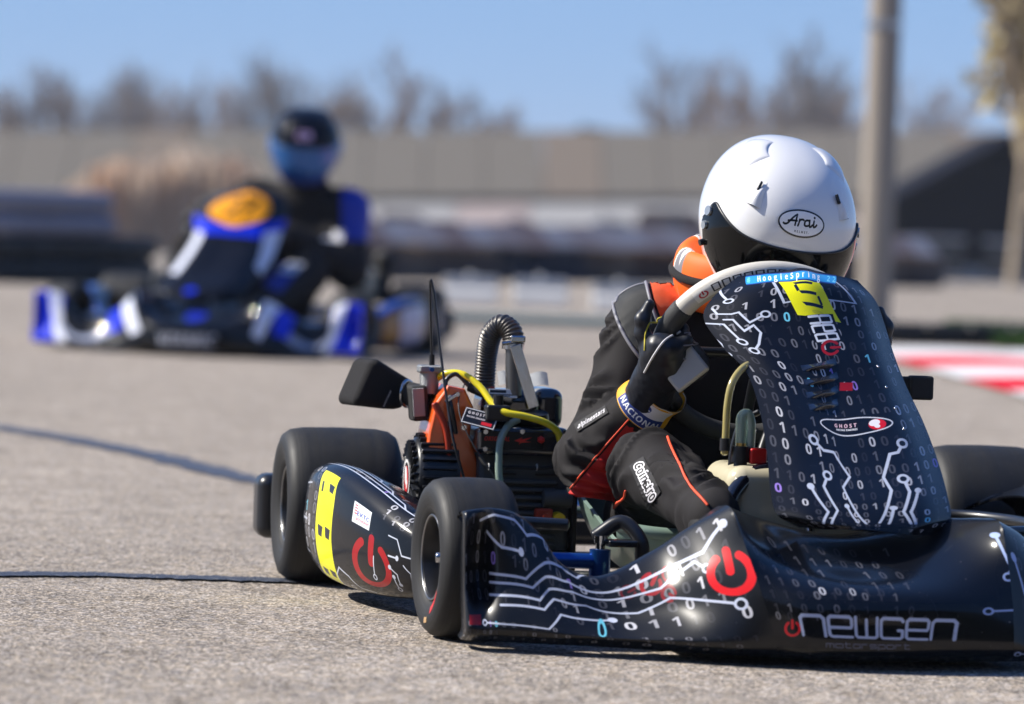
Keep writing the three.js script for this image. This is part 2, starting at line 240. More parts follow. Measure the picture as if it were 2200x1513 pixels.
{
  const spots = [[20,165,60,'bare tree at the far left edge of the skyline'],[150,135,60,'broad bare tree above the dark tyre barrier'],[235,130,62,'bare tree right of the broad one at left'],[410,165,62,'bare brown tree above the orange nose of the rear kart'],[470,160,66,'thin bare tree close to the dark blue helmet'],[600,95,62,'tall bare tree right behind the dark blue helmet'],[690,150,62,'bare tree just right of the dark blue helmet'],[865,120,64,'bare tree above the left end of the grey roof'],[965,145,64,'small bare tree over the middle of the grey roof'],[1440,95,64,'pale bare tree left of the white helmet top'],[1540,120,66,'bare tree directly above the white helmet'],[1690,45,60,'tallest bare tree between white helmet and pole'],[1800,175,62,'small bare tree close left of the wooden pole'],[1990,150,66,'faint bare tree right of the wooden pole'],[90,150,60,'narrow bare tree between far left edge and broad tree'],[300,150,60,'bare tree above the left part of the ochre thicket'],[350,170,60,'low bare tree above the middle of the ochre thicket'],[530,135,60,'bare tree between thicket and dark blue helmet'],[770,175,60,'low bare tree left of the one above the grey roof'],[1060,200,60,'lowest bare tree over the middle of the grey roof'],[1500,150,60,'bare tree between the two left of the white helmet'],[1620,110,60,'slim bare tree left of the tallest one'],[1750,130,60,'bare tree right of the tallest one']];
  const bk = [T.bark, mat([0.27, 0.2, 0.155], 0.9), mat([0.19, 0.165, 0.15], 0.9)];
  spots.forEach(([px, top, d, label], i) => { const D = 225 + (i * 37 % 50), k = 10282 / D, X = (px - 1100) / k, yTop = 0.6962 + (435 + (px - 1100) * 0.0364 - top) / k; bareTree(X, 8.2 - D, (yTop + 1.4) * 1.12, label, 'bare trees on the skyline', bk[i % 3]); });
  const bush = thing('round_bush', 'small dark round bush above the grey roof ridge', 'bush'); const p = V([3.1601, 3.6337, -206.7925]); bush.position.set(p.x, groundH(0, p.z), p.z);
  const lg = [], hh = p.y - bush.position.y; for (let i = 0; i < 900; i++) { const g = new THREE.PlaneGeometry(0.3, 0.3), a = rr(0, 6.28), r = Math.sqrt(rnd()) * 1.7, y = rr(-1, 1); g.rotateX(rr(0, 6)); g.rotateY(rr(0, 6)); lg.push(g.translate(Math.cos(a) * r * Math.sqrt(1 - y * y), hh * 0.75 + y * hh * 0.33 + rr(-0.2, 0.2), Math.sin(a) * r)); }
  put('foliage', merged(lg), mat([0.05, 0.055, 0.035], 0.9, { side: THREE.DoubleSide }), bush); put('stem', at(new THREE.CylinderGeometry(0.08, 0.14, hh * 0.6, 8), 0, hh * 0.3, 0), T.bark, bush);
  // budding tree at the right edge of the picture
  const q = V([5.4188, 0.0594, -43.7925]); const bt = bareTree(q.x, q.z, 4.3, 'budding tree with yellow-green leaves at the right edge', undefined, mat([0.33, 0.27, 0.2], 0.9), 0.32); bt.name = 'budding_tree';
}
{ // tyre barrier at the far left: two black tiers under two painted pale ones
  const b = thing('tyre_barrier', 'tyre barrier with pale painted top tiers at far left', 'barrier'), p0 = V([-3.8364, 0, -25.6527]), p1 = V([-3.009, 0, -27.0697]);
  const tg = new THREE.TorusGeometry(0.205, 0.085, 10, 22); tg.rotateX(Math.PI / 2);
  for (let tier = 0; tier < 4; tier++) for (let i = 0; i < 9; i++) for (let row = 0; row < 2; row++) { const f = (i + (row ? 0.5 : 0)) / 8; if (tier > 1 && f > 0.78) continue; const q = p0.clone().lerp(p1, f); const o = put('tyre', tg, tier < 2 ? T.rubber : T.greyTyre, b); o.position.set(q.x + rr(-0.02, 0.02), 0.085 + tier * 0.165, q.z - row * 0.5 + rr(-0.02, 0.02)); }
}
{ // low tyre wall with boards on top, closing the far side of the corner
  const b = thing('board_barrier', 'long low barrier of faded boards over dark tyres across the middle', 'barrier'), a = V([-1.8218, 0, -32.027]), e = V([4.1389, 0, -39.9194]), n = 26, tones = [mat([0.36, 0.28, 0.25], 0.8), mat([0.42, 0.35, 0.32], 0.8), mat([0.29, 0.2, 0.17], 0.8), mat([0.45, 0.40, 0.38], 0.8)], low = [mat([0.10, 0.075, 0.065], 0.8), mat([0.014, 0.02, 0.04], 0.6), mat([0.085, 0.045, 0.032], 0.8), mat([0.17, 0.125, 0.095], 0.85)];
  const d = e.clone().sub(a), L = d.length() / n, rot = -Math.atan2(d.z, d.x), tg = new THREE.TorusGeometry(0.17, 0.075, 8, 18).rotateX(Math.PI / 2);
  for (let i = 0; i < n; i++) {
    const p = a.clone().lerp(e, (i + 0.5) / n), bd = put('board', rbox(L * 0.98, 0.26 + 0.03 * (i % 3), 0.04, 0.01).rotateX(-0.85).rotateY(rot), tones[(i * 5 + (i >> 2)) % 4], b); bd.position.set(p.x, 0.40, p.z + 0.26);
    put('post', boxAt(-0.03, 0.03, 0, 0.5, -0.03, 0.03, 0.008), T.pole, b).position.set(p.x - L / 2, 0, p.z + 0.2);
    const k = (i > 6 && i < 10) ? 1 : i > 11 && i < 17 ? 2 : i % 4 === 3 ? 3 : 0;
    for (let t = 0; t < 2; t++) for (let j = 0; j < 2; j++) { if (rnd() < 0.12) continue; const o = put('tyre', tg, low[k], b), q = a.clone().lerp(e, (i + 0.25 + j * 0.5) / n); o.position.set(q.x, 0.075 + t * 0.15, q.z + rr(-0.03, 0.03)); }
  }
}
{ // white plastic barrier blocks and a teal edge beyond the corner
  [[-0.2962, 0, -24.2693], [0.1791, 0, -24.4867], [0.7021, 0, -23.6425]].forEach((spot, i) => { const b = thing('plastic_barrier', ['leftmost white plastic barrier block beyond the corner', 'middle white plastic barrier block beyond the corner', 'rightmost white plastic barrier block beyond the corner'][i], 'barrier', 'white barrier blocks'); const q = V(spot); b.position.copy(q); const sh = new THREE.Shape([[-0.16, 0], [0.16, 0], [0.13, 0.06], [0.055, 0.09], [0.045, 0.16], [-0.045, 0.16], [-0.055, 0.09], [-0.13, 0.06]].map((k) => new THREE.Vector2(...k))); const g = new THREE.ExtrudeGeometry(sh, { depth: 0.34, bevelEnabled: true, bevelSize: 0.012, bevelThickness: 0.012 }); g.rotateY(Math.PI / 2); g.translate(-0.17, 0.012, 0); put('barrier_body', g, T.whitePlastic, b); put('lug', at(new THREE.CylinderGeometry(0.025, 0.025, 0.06, 12), 0, 0.18, 0), T.whitePlastic, b); });
  const e = thing('teal_edging', 'low teal-grey edging board beyond the corner', 'edging'); const a = V([-0.3809, 0, -19.3004]), c = V([1.1685, 0, -19.2094]), d = c.clone().sub(a), g = rbox(d.length(), 0.05, 0.3, 0.015).rotateY(-Math.atan2(d.z, d.x)); e.position.copy(a.clone().lerp(c, 0.5)); put('board', g.translate(0, 0.025, 0), T.teal, e);
  const k = thing('black_barrier', 'low black rubber barrier behind the kerb', 'barrier'); const a2 = V([1.9745, 0, -17.851]), c2 = V([3.1897, 0, -18.4725]), d2 = c2.clone().sub(a2); k.position.copy(a2.clone().lerp(c2, 0.5)); k.rotation.y = -Math.atan2(d2.z, d2.x); const nseg = 5, l = d2.length() / nseg; for (let i = 0; i < nseg; i++) put('barrier_section', rbox(l - 0.02, 0.12, 0.22, 0.03).translate((i - nseg / 2 + 0.5) * l, 0.06, 0), T.rubber, k);
}
function parkedCar(spot, len, m, label, van) {
  const c = thing('parked_car', label, 'car', 'cars parked in front of the long building'); const q = V(spot); c.position.set(q.x, groundH(0, q.z), q.z);
  const h = van ? 1.9 : 1.45, L = len / 2, prof = van ? [[-L, 0.35], [-L, 1.7], [-L + 0.2, h], [L - 1.2, h], [L - 0.7, 1.15], [L, 0.95], [L, 0.35]] : [[-L, 0.35], [-L, 0.85], [-L + 0.5, 0.95], [-L + 1.05, h - 0.05], [-L + 1.6, h], [L - 1.9, h - 0.02], [L - 1.15, 0.95], [L - 0.1, 0.8], [L, 0.55], [L, 0.35]];
  put('car_body', new THREE.ExtrudeGeometry(new THREE.Shape(prof.map((p) => new THREE.Vector2(...p))), { depth: 1.6, bevelEnabled: true, bevelSize: 0.06, bevelThickness: 0.08, bevelSegments: 3 }).translate(0, 0, -0.8), m, c);
  put('side_window', boxAt(-L + 1.15, L - 1.75, 0.98, h - 0.12, 0.86, 0.9, 0.02), T.glass, c);
  for (const s of [-1, 1]) for (const z of [-0.72, 0.72]) put('wheel', new THREE.CylinderGeometry(0.32, 0.32, 0.22, 20).rotateX(Math.PI / 2).translate(s * (L - 0.85), 0.32, z * 1.18), T.tyre, c);
}
parkedCar([0.4008, -1.267, -176.7925], 3.3, T.carBlue, 'dark blue parked car in front of the long building');
parkedCar([3.9962, -1.136, -176.7925], 4.0, T.carGrey, 'grey parked car right of the dark blue car');
parkedCar([6.2495, -1.0005, -171.7925], 3.4, T.carBrown, 'dark brown parked van close to the white helmet', true);
parkedCar([-4.1159, -1.4423, -177.7925], 4.2, mat([0.20, 0.13, 0.10], 0.5), 'brown parked car left of the dark blue car');

// ---------- kart materials ----------
const fine = tileNoise(512, 256, 5), mid = tileNoise(512, 64, 9), coarse = tileNoise(512, 12, 3);
const speck = dataTex(512, 512, (x, y) => 255 * (0.55 * fine(x, y) + 0.3 * mid(x, y) + 0.15 * coarse(x, y)));
const smear = dataTex(512, 512, (x, y) => { const k = 0.6 * coarse(x, y) + 0.4 * mid(x, y); return 60 + 120 * k; });
const tyreRough = dataTex(256, 512, (x, y) => { const k = 0.5 * mid(y * 0.7, 40) + 0.3 * fine(y, 12) + 0.2 * mid(x * 2, y); return 130 + 70 * k; });
const tyreCol = dataTex(256, 512, (x, y) => { const k = 0.7 + 0.5 * (0.45 * mid(y * 0.9, 90) + 0.25 * fine(y, 33) + 0.3 * mid(x * 2, y)) + (fine(x * 2 + 91, y + 17) > 0.88 ? 0.7 : 0); return [23 * k, 23 * k, 24 * k]; }, true);
const weave = dataTex(256, 256, (x, y) => 128 + 60 * Math.sin(x * Math.PI / 4) * Math.sin(y * Math.PI / 4) + 40 * (fine(x * 2, y * 2) - 0.5));
weave.repeat.set(28, 28);
const K = {
  tyre: mat([1, 1, 1], 1, { map: tyreCol, roughnessMap: tyreRough, bumpMap: tyreRough, bumpScale: 0.0012 }),
  rim: mat([0.012, 0.012, 0.013], 0.35, { metalness: 0.3 }), rimLip: mat([0.28, 0.28, 0.28], 0.3, { metalness: 1 }),
  black: mat([0.012, 0.013, 0.016], 0.32), gloss: mat([0.008, 0.010, 0.018], 0.18, { cc: 1, ccr: 0.04 }), matte: mat([0.016, 0.016, 0.017], 0.75, { bumpMap: speck, bumpScale: 0.0004 }),
  grey: mat([0.075, 0.08, 0.085], 0.5, { bumpMap: speck, bumpScale: 0.0005 }), cast: mat([0.30, 0.31, 0.32], 0.45, { metalness: 0.85, bumpMap: speck, bumpScale: 0.0006 }), chrome: mat([0.62, 0.64, 0.66], 0.16, { metalness: 1 }), steel: mat([0.45, 0.46, 0.48], 0.28, { metalness: 1, roughnessMap: smear }),
  orange: mat([0.92, 0.13, 0.012], 0.3, { cc: 0.8, ccr: 0.08 }), orangeDark: mat([0.42, 0.035, 0.012], 0.45), yellowHose: mat([0.78, 0.66, 0.01], 0.25, { cc: 0.6 }), clearHose: mat([0.46, 0.60, 0.50], 0.22, { transmission: 0.45, thickness: 0.002, cc: 0.5 }), fuelHose: mat([0.62, 0.52, 0.18], 0.2, { transmission: 0.45, thickness: 0.002, cc: 0.6 }),
  cream: mat([0.66, 0.60, 0.42], 0.42, { transmission: 0.08, roughnessMap: smear }), wheelCream: mat([0.60, 0.57, 0.50], 0.5, { bumpMap: speck, bumpScale: 0.0004 }), grip: mat([0.035, 0.036, 0.037], 0.62, { bumpMap: speck, bumpScale: 0.0006 }),
  blue: mat([0.012, 0.085, 0.32], 0.3, { metalness: 0.7 }), brass: mat([0.60, 0.42, 0.14], 0.3, { metalness: 1 }), seat: mat([0.20, 0.285, 0.235], 0.42, { cc: 0.4, ccr: 0.2 }), red: mat([0.62, 0.012, 0.012], 0.35), yellow: mat([0.75, 0.52, 0.01], 0.4), cloth: mat([0.011, 0.010, 0.011], 0.9, { bumpMap: weave, bumpScale: 0.0008 }), frame: mat([0.010, 0.011, 0.014], 0.35, { cc: 0.5 }),
};
const SUIT0 = { white: mat([0.6, 0.6, 0.58], 0.6) };
const INK = '#07090f';
let dseed = 3; const drnd = () => { dseed = (Math.imul(dseed, 1664525) + 1013904223) >>> 0; return dseed / 4294967296; };
// printed binary digits: rows of 0 and 1 in mixed greys, some places left empty
function digits(c, x0, y0, x1, y1, cw, ch, size, level = 1, sx = 1) {
  c.textAlign = 'center'; c.textBaseline = 'middle';
  for (let y = y0 + ch / 2; y < y1; y += ch) for (let x = x0 + cw / 2; x < x1; x += cw) {
    const a = drnd(), b = drnd(), e = drnd(); if (a < 0.16) continue;
    const l = Math.pow(b, 1.7) * level, g = Math.round(30 + 195 * l);
    c.fillStyle = e < 0.008 ? '#6fc4dc' : e < 0.013 ? '#8a70c0' : `rgb(${g},${g},${Math.min(255, g + 6)})`;
    c.save(); c.translate(x, y); c.scale(sx, 1); c.font = `bold ${size}px sans-serif`; c.fillText(drnd() < 0.56 ? '0' : '1', 0, 0); c.restore();
  }
}
// circuit traces: polyline with a ring or a dot at its ends
function trace(c, pts, w, col = '#c9d0e2', a = '', b = 'ring', r = w * 1.8) {
  c.strokeStyle = c.fillStyle = col; c.lineWidth = w; c.lineJoin = 'miter'; c.lineCap = 'round'; c.beginPath(); pts.forEach((p, i) => (i ? c.lineTo(...p) : c.moveTo(...p))); c.stroke();
  [[pts[0], a], [pts[pts.length - 1], b]].forEach(([p, k]) => { if (k === 'ring') { c.fillStyle = INK; c.beginPath(); c.arc(...p, r, 0, 7); c.fill(); c.lineWidth = w * 0.9; c.stroke(); c.fillStyle = col; } if (k === 'dot') { c.beginPath(); c.arc(...p, r, 0, 7); c.fill(); } });
}
function power(c, x, y, r, w, sx = 1, col = '#e0141c', turn = 0) {
  c.save(); c.translate(x, y); c.scale(sx, 1); c.rotate(turn); c.strokeStyle = col; c.lineCap = 'round'; c.lineWidth = w; c.beginPath(); c.arc(0, 0, r, -Math.PI / 2 + 0.62, -Math.PI / 2 - 0.62 + Math.PI * 2); c.stroke(); c.beginPath(); c.moveTo(0, -r * 1.12); c.lineTo(0, -r * 0.1); c.stroke(); c.restore();
}
// seven-segment style five
function five(c, x, y, w, h, lw) { c.fillStyle = '#14203a'; const b = (X, Y, W, H, k) => { c.beginPath(); if (W > H) { c.moveTo(X, Y); c.lineTo(X + W, Y); c.lineTo(X + W - k, Y + H); c.lineTo(X + k, Y + H); } else { c.moveTo(X, Y + k); c.lineTo(X + W, Y); c.lineTo(X + W, Y + H - k); c.lineTo(X, Y + H); } c.fill(); }; b(x, y, w, lw, lw * 0.8); b(x, y + lw * 0.9, lw, h / 2 - lw * 1.1, lw * 0.5); b(x + lw * 0.6, y + h / 2 - lw / 2, w - lw * 1.2, lw, lw * 0.5); b(x + w - lw, y + h / 2 + lw * 0.3, lw, h / 2 - lw * 1.1, lw * 0.5); b(x, y + h - lw, w, lw, lw * 0.8); }
// rounded techno lettering drawn as strokes on a unit box per letter
const LET = { n: [[[0, 1], [0, .12], [.12, 0], [.88, 0], [1, .12], [1, 1]]], e: [[[0, .5], [.95, .5], [1, .4], [1, .1], [.9, 0], [.1, 0], [0, .1], [0, .9], [.1, 1], [1, 1]]], w: [[[0, 0], [0, .9], [.1, 1], [.9, 1], [1, .9], [1, 0]], [[.5, .1], [.5, 1]]], g: [[[1, .1], [.9, 0], [.1, 0], [0, .1], [0, .9], [.1, 1], [.9, 1], [1, .9], [1, .55], [.8, .55]]], m: [[[0, 1], [0, .1], [.1, 0], [.9, 0], [1, .1], [1, 1]], [[.5, 0], [.5, 1]]], o: [[[.1, 0], [.9, 0], [1, .1], [1, .9], [.9, 1], [.1, 1], [0, .9], [0, .1], [.1, 0]]], t: [[[.2, -.4], [.2, .9], [.3, 1], [.9, 1]], [[0, 0], [.8, 0]]], r: [[[0, 1], [0, .1], [.1, 0], [.8, 0]]], s: [[[1, 0], [.1, 0], [0, .1], [0, .4], [.1, .5], [.9, .5], [1, .6], [1, .9], [.9, 1], [0, 1]]], p: [[[0, 1.5], [0, .1], [.1, 0], [.9, 0], [1, .1], [1, .9], [.9, 1], [0, 1]]] };
function techno(c, word, x, y, w, h, gap, lw, col) { c.strokeStyle = col; c.lineWidth = lw; c.lineJoin = c.lineCap = 'round'; for (const l of word) { for (const s of LET[l]) { c.beginPath(); s.forEach(([a, b], i) => (i ? c.lineTo(x + a * w, y + b * h) : c.moveTo(x + a * w, y + b * h))); c.stroke(); } x += w + gap; } }
function ghostBadge(c, x, y, rx, ry, text = true) { // oval racing badge with a red and white figure
  c.save(); c.translate(x, y); c.fillStyle = '#0b0b10'; c.strokeStyle = '#d9d9de'; c.lineWidth = ry * 0.14; c.beginPath(); c.ellipse(0, 0, rx, ry, 0, 0, 7); c.fill(); c.stroke();
  c.fillStyle = '#d81826'; c.beginPath(); c.ellipse(rx * 0.66, 0, rx * 0.2, ry * 0.62, 0.1, 0, 7); c.fill(); c.fillStyle = '#f4eef0'; c.beginPath(); c.ellipse(rx * 0.6, -ry * 0.2, rx * 0.13, ry * 0.38, -0.25, 0, 7); c.fill(); c.beginPath(); c.ellipse(rx * 0.66, ry * 0.2, rx * 0.07, ry * 0.22, 0.4, 0, 7); c.fill();
  if (text) { c.fillStyle = '#f2c9cf'; c.textAlign = 'center'; c.textBaseline = 'middle'; c.font = `bold ${ry * 0.62}px sans-serif`; c.fillText('G H O S T', -rx * 0.18, -ry * 0.2); c.fillStyle = '#ffffff'; c.font = `bold ${ry * 0.3}px sans-serif`; c.fillText('RACING ENGINES', -rx * 0.14, ry * 0.3); }
  c.restore();
}
const decalMat = (tex, rough = 0.3, o = {}) => mat([1, 1, 1], rough, { map: tex, ...o });

// ---------- wheels ----------
const frontTyre = turnX([[-0.045, 0.066], [-0.054, 0.068], [-0.061, 0.078], [-0.0655, 0.092], [-0.066, 0.104], [-0.062, 0.115], [-0.053, 0.1235], [-0.038, 0.1272], [0, 0.1285], [0.038, 0.1272], [0.053, 0.1235], [0.062, 0.115], [0.066, 0.104], [0.0655, 0.092], [0.061, 0.078], [0.054, 0.068], [0.045, 0.066]], 96);
const rearTyre = turnX([[-0.08, 0.066], [-0.09, 0.068], [-0.098, 0.080], [-0.104, 0.098], [-0.105, 0.112], [-0.100, 0.126], [-0.088, 0.1345], [-0.066, 0.1385], [0, 0.140], [0.066, 0.1385], [0.088, 0.1345], [0.100, 0.126], [0.105, 0.112], [0.104, 0.098], [0.098, 0.080], [0.09, 0.068], [0.08, 0.066]], 96);
const rimGeo = (hw) => turnX([[-hw + 0.004, 0.0665], [-hw - 0.003, 0.0695], [-hw - 0.007, 0.0675], [-hw - 0.004, 0.0635], [-hw + 0.012, 0.060], [-hw + 0.03, 0.056], [-0.012, 0.053], [-0.006, 0.04], [-0.008, 0.026], [-0.012, 0.022], [-0.03, 0.020], [-0.032, 0.0]], 64);
const lipGeo = (hw) => at(new THREE.TorusGeometry(0.0672, 0.0022, 8, 72), -hw - 0.006, 0, 0, 0, Math.PI / 2, 0);
function wheel(parent, name, x, y, z, rear, side, turn = 0) { // side -1: outer face towards -x
  const g = group(name, parent); g.position.set(x, y, z); g.rotation.y = turn;
  const f = (geo) => (side < 0 ? geo.clone() : geo.clone().rotateY(Math.PI)), hw = rear ? 0.085 : 0.05;
  put('tyre', f(rear ? rearTyre : frontTyre), K.tyre, g); put('rim', f(rimGeo(hw)), K.rim, g); put('rim_lip', f(lipGeo(hw)), K.rimLip, g);
  put('hub_nut', f(turnX([[-0.05, 0], [-0.05, 0.009], [-0.03, 0.012], [-0.03, 0]], 6)), K.steel, g);
  for (let k = 0; k < 3; k++) { const a = k * 2.094 + 0.4; put('wheel_nut', f(turnX([[-0.022, 0], [-0.022, 0.006], [-0.008, 0.007], [-0.008, 0]], 6).translate(0, Math.cos(a) * 0.033, Math.sin(a) * 0.033)), K.steel, g); }
  return g;
}

// ---------- printed graphics of the bodywork (drawn on each part's own unwrapped sheet) ----------
// lettering placed on a four-cornered field given by its top-left, top-right and bottom-left corners
const quad = (c, tl, tr, bl, draw) => { c.save(); c.setTransform(tr[0] - tl[0], tr[1] - tl[1], bl[0] - tl[0], bl[1] - tl[1], tl[0], tl[1]); draw(); c.restore(); };
function ribbon(c, top, bot, text) { // curved sticker band with lettering
  const P = (l, t) => { const s = t * (l.length - 1), i = Math.min(Math.floor(s), l.length - 2), f = s - i; return [lerp(l[i][0], l[i + 1][0], f), lerp(l[i][1], l[i + 1][1], f)]; }, band = (a, b, col) => { c.fillStyle = col; c.beginPath(); for (let i = 0; i <= 24; i++) { const p = P(top, i / 24), q = P(bot, i / 24); c.lineTo(lerp(p[0], q[0], a), lerp(p[1], q[1], a)); } for (let i = 24; i >= 0; i--) { const p = P(top, i / 24), q = P(bot, i / 24); c.lineTo(lerp(p[0], q[0], b), lerp(p[1], q[1], b)); } c.fill(); };
  band(-.12, 1.12, '#24408a'); band(0, 1, '#2f9be0');
  const n = text.length; for (let i = 0; i < n; i++) { const t0 = (i + .15) / n, t1 = (i + .95) / n, a = P(top, t0), b = P(top, t1), d = P(bot, t0); c.save(); c.setTransform(b[0] - a[0], b[1] - a[1], d[0] - a[0], d[1] - a[1], a[0], a[1]); c.fillStyle = i < 2 || i > n - 3 ? '#7fd8f8' : '#f4f8fc'; c.font = 'bold 10px sans-serif'; c.scale(.125, .115); c.textAlign = 'center'; c.textBaseline = 'alphabetic'; c.fillText(text[i], 4, 7.8); c.restore(); }
}
function wear(c, W, H, n) { // fine scratches, rubber specks and stone chips in the film
  for (let i = 0; i < n; i++) { const x = drnd() * W, y = drnd() * H, a = drnd() * 6.3, l = 8 + drnd() * drnd() * 130, g = 70 + drnd() * 110; c.strokeStyle = `rgba(${g},${g},${g},${0.08 + drnd() * 0.22})`; c.lineWidth = 0.6 + drnd() * 1.2; c.beginPath(); c.moveTo(x, y); c.quadraticCurveTo(x + Math.cos(a) * l * .5 + drnd() * 8, y + Math.sin(a) * l * .5, x + Math.cos(a) * l, y + Math.sin(a) * l); c.stroke(); }
  for (let i = 0; i < n * 3; i++) { const g = 60 + drnd() * 120; c.fillStyle = `rgba(${g},${g * .95},${g * .88},${0.15 + drnd() * 0.4})`; c.beginPath(); c.arc(drnd() * W, drnd() * H, 0.7 + drnd() * drnd() * 3.2, 0, 7); c.fill(); }
}
const loc = (c, m, draw) => { c.save(); c.setTransform(...m); draw(); c.restore(); };
function hoodRows(c, W, H, list, level) { for (const [x0, y0, x1, y1, cw, ch, size, sx] of list) digits(c, x0 * W, y0 * H, x1 * W, y1 * H, cw, ch, size, level, sx); }
function artPanel(c, W, H) {
  digits(c, 10, 130, W - 10, H - 30, 64, 86, 78, 0.84, 0.9);
  for (const l of [[[33, 356], [56, 408], [113, 408], [144, 393], [185, 472], [236, 429], [260, 410]], [[-8, 496], [74, 496], [108, 625]], [[80, 457], [118, 454], [147, 538], [198, 492], [217, 544], [181, 628], [138, 686]], [[-5, 140], [89, 287]], [[-12, 592], [2, 656], [-17, 752]]]) trace(c, l, 12, '#c4cad8', '', 'ring', 20);
  quad(c, [291, 135], [740, 96], [379, 374], () => { c.strokeStyle = '#b9c0ce'; c.lineWidth = 0.035; c.strokeRect(-.03, .02, 1.06, .85); });
  quad(c, [315, 165], [604, 190], [425, 420], () => { c.fillStyle = '#f2ef0c'; c.fillRect(0, 0, 1, 1); five(c, .24, .17, .52, .60, .075); c.fillStyle = '#d2cf22'; c.beginPath(); c.ellipse(.52, .88, .14, .05, 0, 0, 7); c.fill(); });
  ribbon(c, [[66, 19], [218, 22], [398, 62], [616, 64], [819, 18]], [[125, 121], [252, 136], [400, 186], [574, 205], [750, 153]], '# HoogieSpring 22');
  quad(c, [480, 423], [654, 400], [508, 586], () => { c.fillStyle = INK; c.fillRect(-.1, 0, 1.2, 1); c.save(); c.translate(1, 0); c.rotate(Math.PI / 2); techno(c, 'n', .05, .52, .24, .42, 0, .085, '#dfe3ea'); techno(c, 'n', .05, .04, .24, .42, 0, .085, '#dfe3ea'); techno(c, 'e', .38, .04, .24, .9, 0, .085, '#dfe3ea'); techno(c, 'e', .71, .04, .24, .9, 0, .085, '#dfe3ea'); c.beginPath(); c.moveTo(.95, .04); c.lineTo(.95, .94); c.stroke(); c.restore(); });
  loc(c, [3.447, -0.034, -0.922, 3.004, 598, 615], () => power(c, 0, 0, 14, 5.5, 1.2, '#a51620', 1.5));
  loc(c, [3.166, 0.307, -1.033, 2.731, 623, 861], () => { c.fillStyle = '#9c0f18'; c.fillRect(-14, -9, 28, 18); });
  quad(c, [344, 1053], [843, 1041], [319, 1170], () => { c.scale(1 / 172, 1 / 46); c.fillStyle = INK; c.fillRect(-4, -2, 180, 50); ghostBadge(c, 86, 23, 80, 20); });
  const tr = (l, a, r = 9) => trace(c, l, 16, '#b9c0d0', a, '', r * 2.6);
  tr([[274, 1230], [327, 1278], [403, 1273], [496, 1411], [425, 1486], [548, 1853]], 'ring'); tr([[322, 1428], [288, 1500], [350, 1686], [275, 1893]], 'ring'); tr([[213, 1511], [290, 1711], [221, 1904]], 'dot', 8); tr([[427, 1634], [492, 1838]], 'dot', 8);
  tr([[829, 1227], [795, 1277], [754, 1284], [695, 1426], [719, 1516], [629, 1835]], 'ring'); tr([[787, 1444], [803, 1534], [757, 1702], [791, 1852]], 'ring'); tr([[846, 1530], [791, 1706], [814, 1852]], 'dot', 7); tr([[713, 1660], [682, 1852]], 'dot', 8);
}
function artFairing(c, W, H) {
  for (const [y, n, s] of [[1100, 10, .35], [1136, 9, .4], [1188, 10, .5], [1225, 9, .55], [1262, 10, .8], [1292, 9, .6], [1322, 14, .7]]) void [y, n, s];
  digits(c, 20, H * .24, W * .66, H * .58, 66, 62, 54, 0.36); digits(c, W * .18, H * .46, W * .56, H * .52, 62, 60, 54, 0.8); digits(c, 20, H * .585, W * .8, H * .64, 60, 54, 50, 0.6); digits(c, 20, H * .84, W * .62, H * .97, 66, 62, 46, 0.2);
  const T1 = (l, a) => trace(c, l, 9, '#9fb2de', a, '', 14); T1([[1001, 249], [1024, 370], [1041, 434]], 'dot'); T1([[1018, 434], [1031, 402], [1041, 458]], 'ring'); T1([[947, 583], [1041, 574]], 'ring');
  loc(c, [2.432, -0.111, -0.478, 2.714, 109, 688], () => power(c, 0, 2, 15, 5.5, 1, '#b81822'));
  loc(c, [2.185, -0.051, 0.043, 2.620, 503, 682], () => { c.transform(1, 0.035, 0, 1, 0, 0); techno(c, 'newgen', -158, -22, 46, 42, 8.5, 6.5, '#b4bed8'); });
  loc(c, [2.330, -0.068, 0.154, 3.755, 459, 800], () => { c.transform(1, 0.02, 0, 1, 0, 0); techno(c, 'motorsport', -86, -5, 14, 8, 3.6, 2, '#5a6078'); });
}
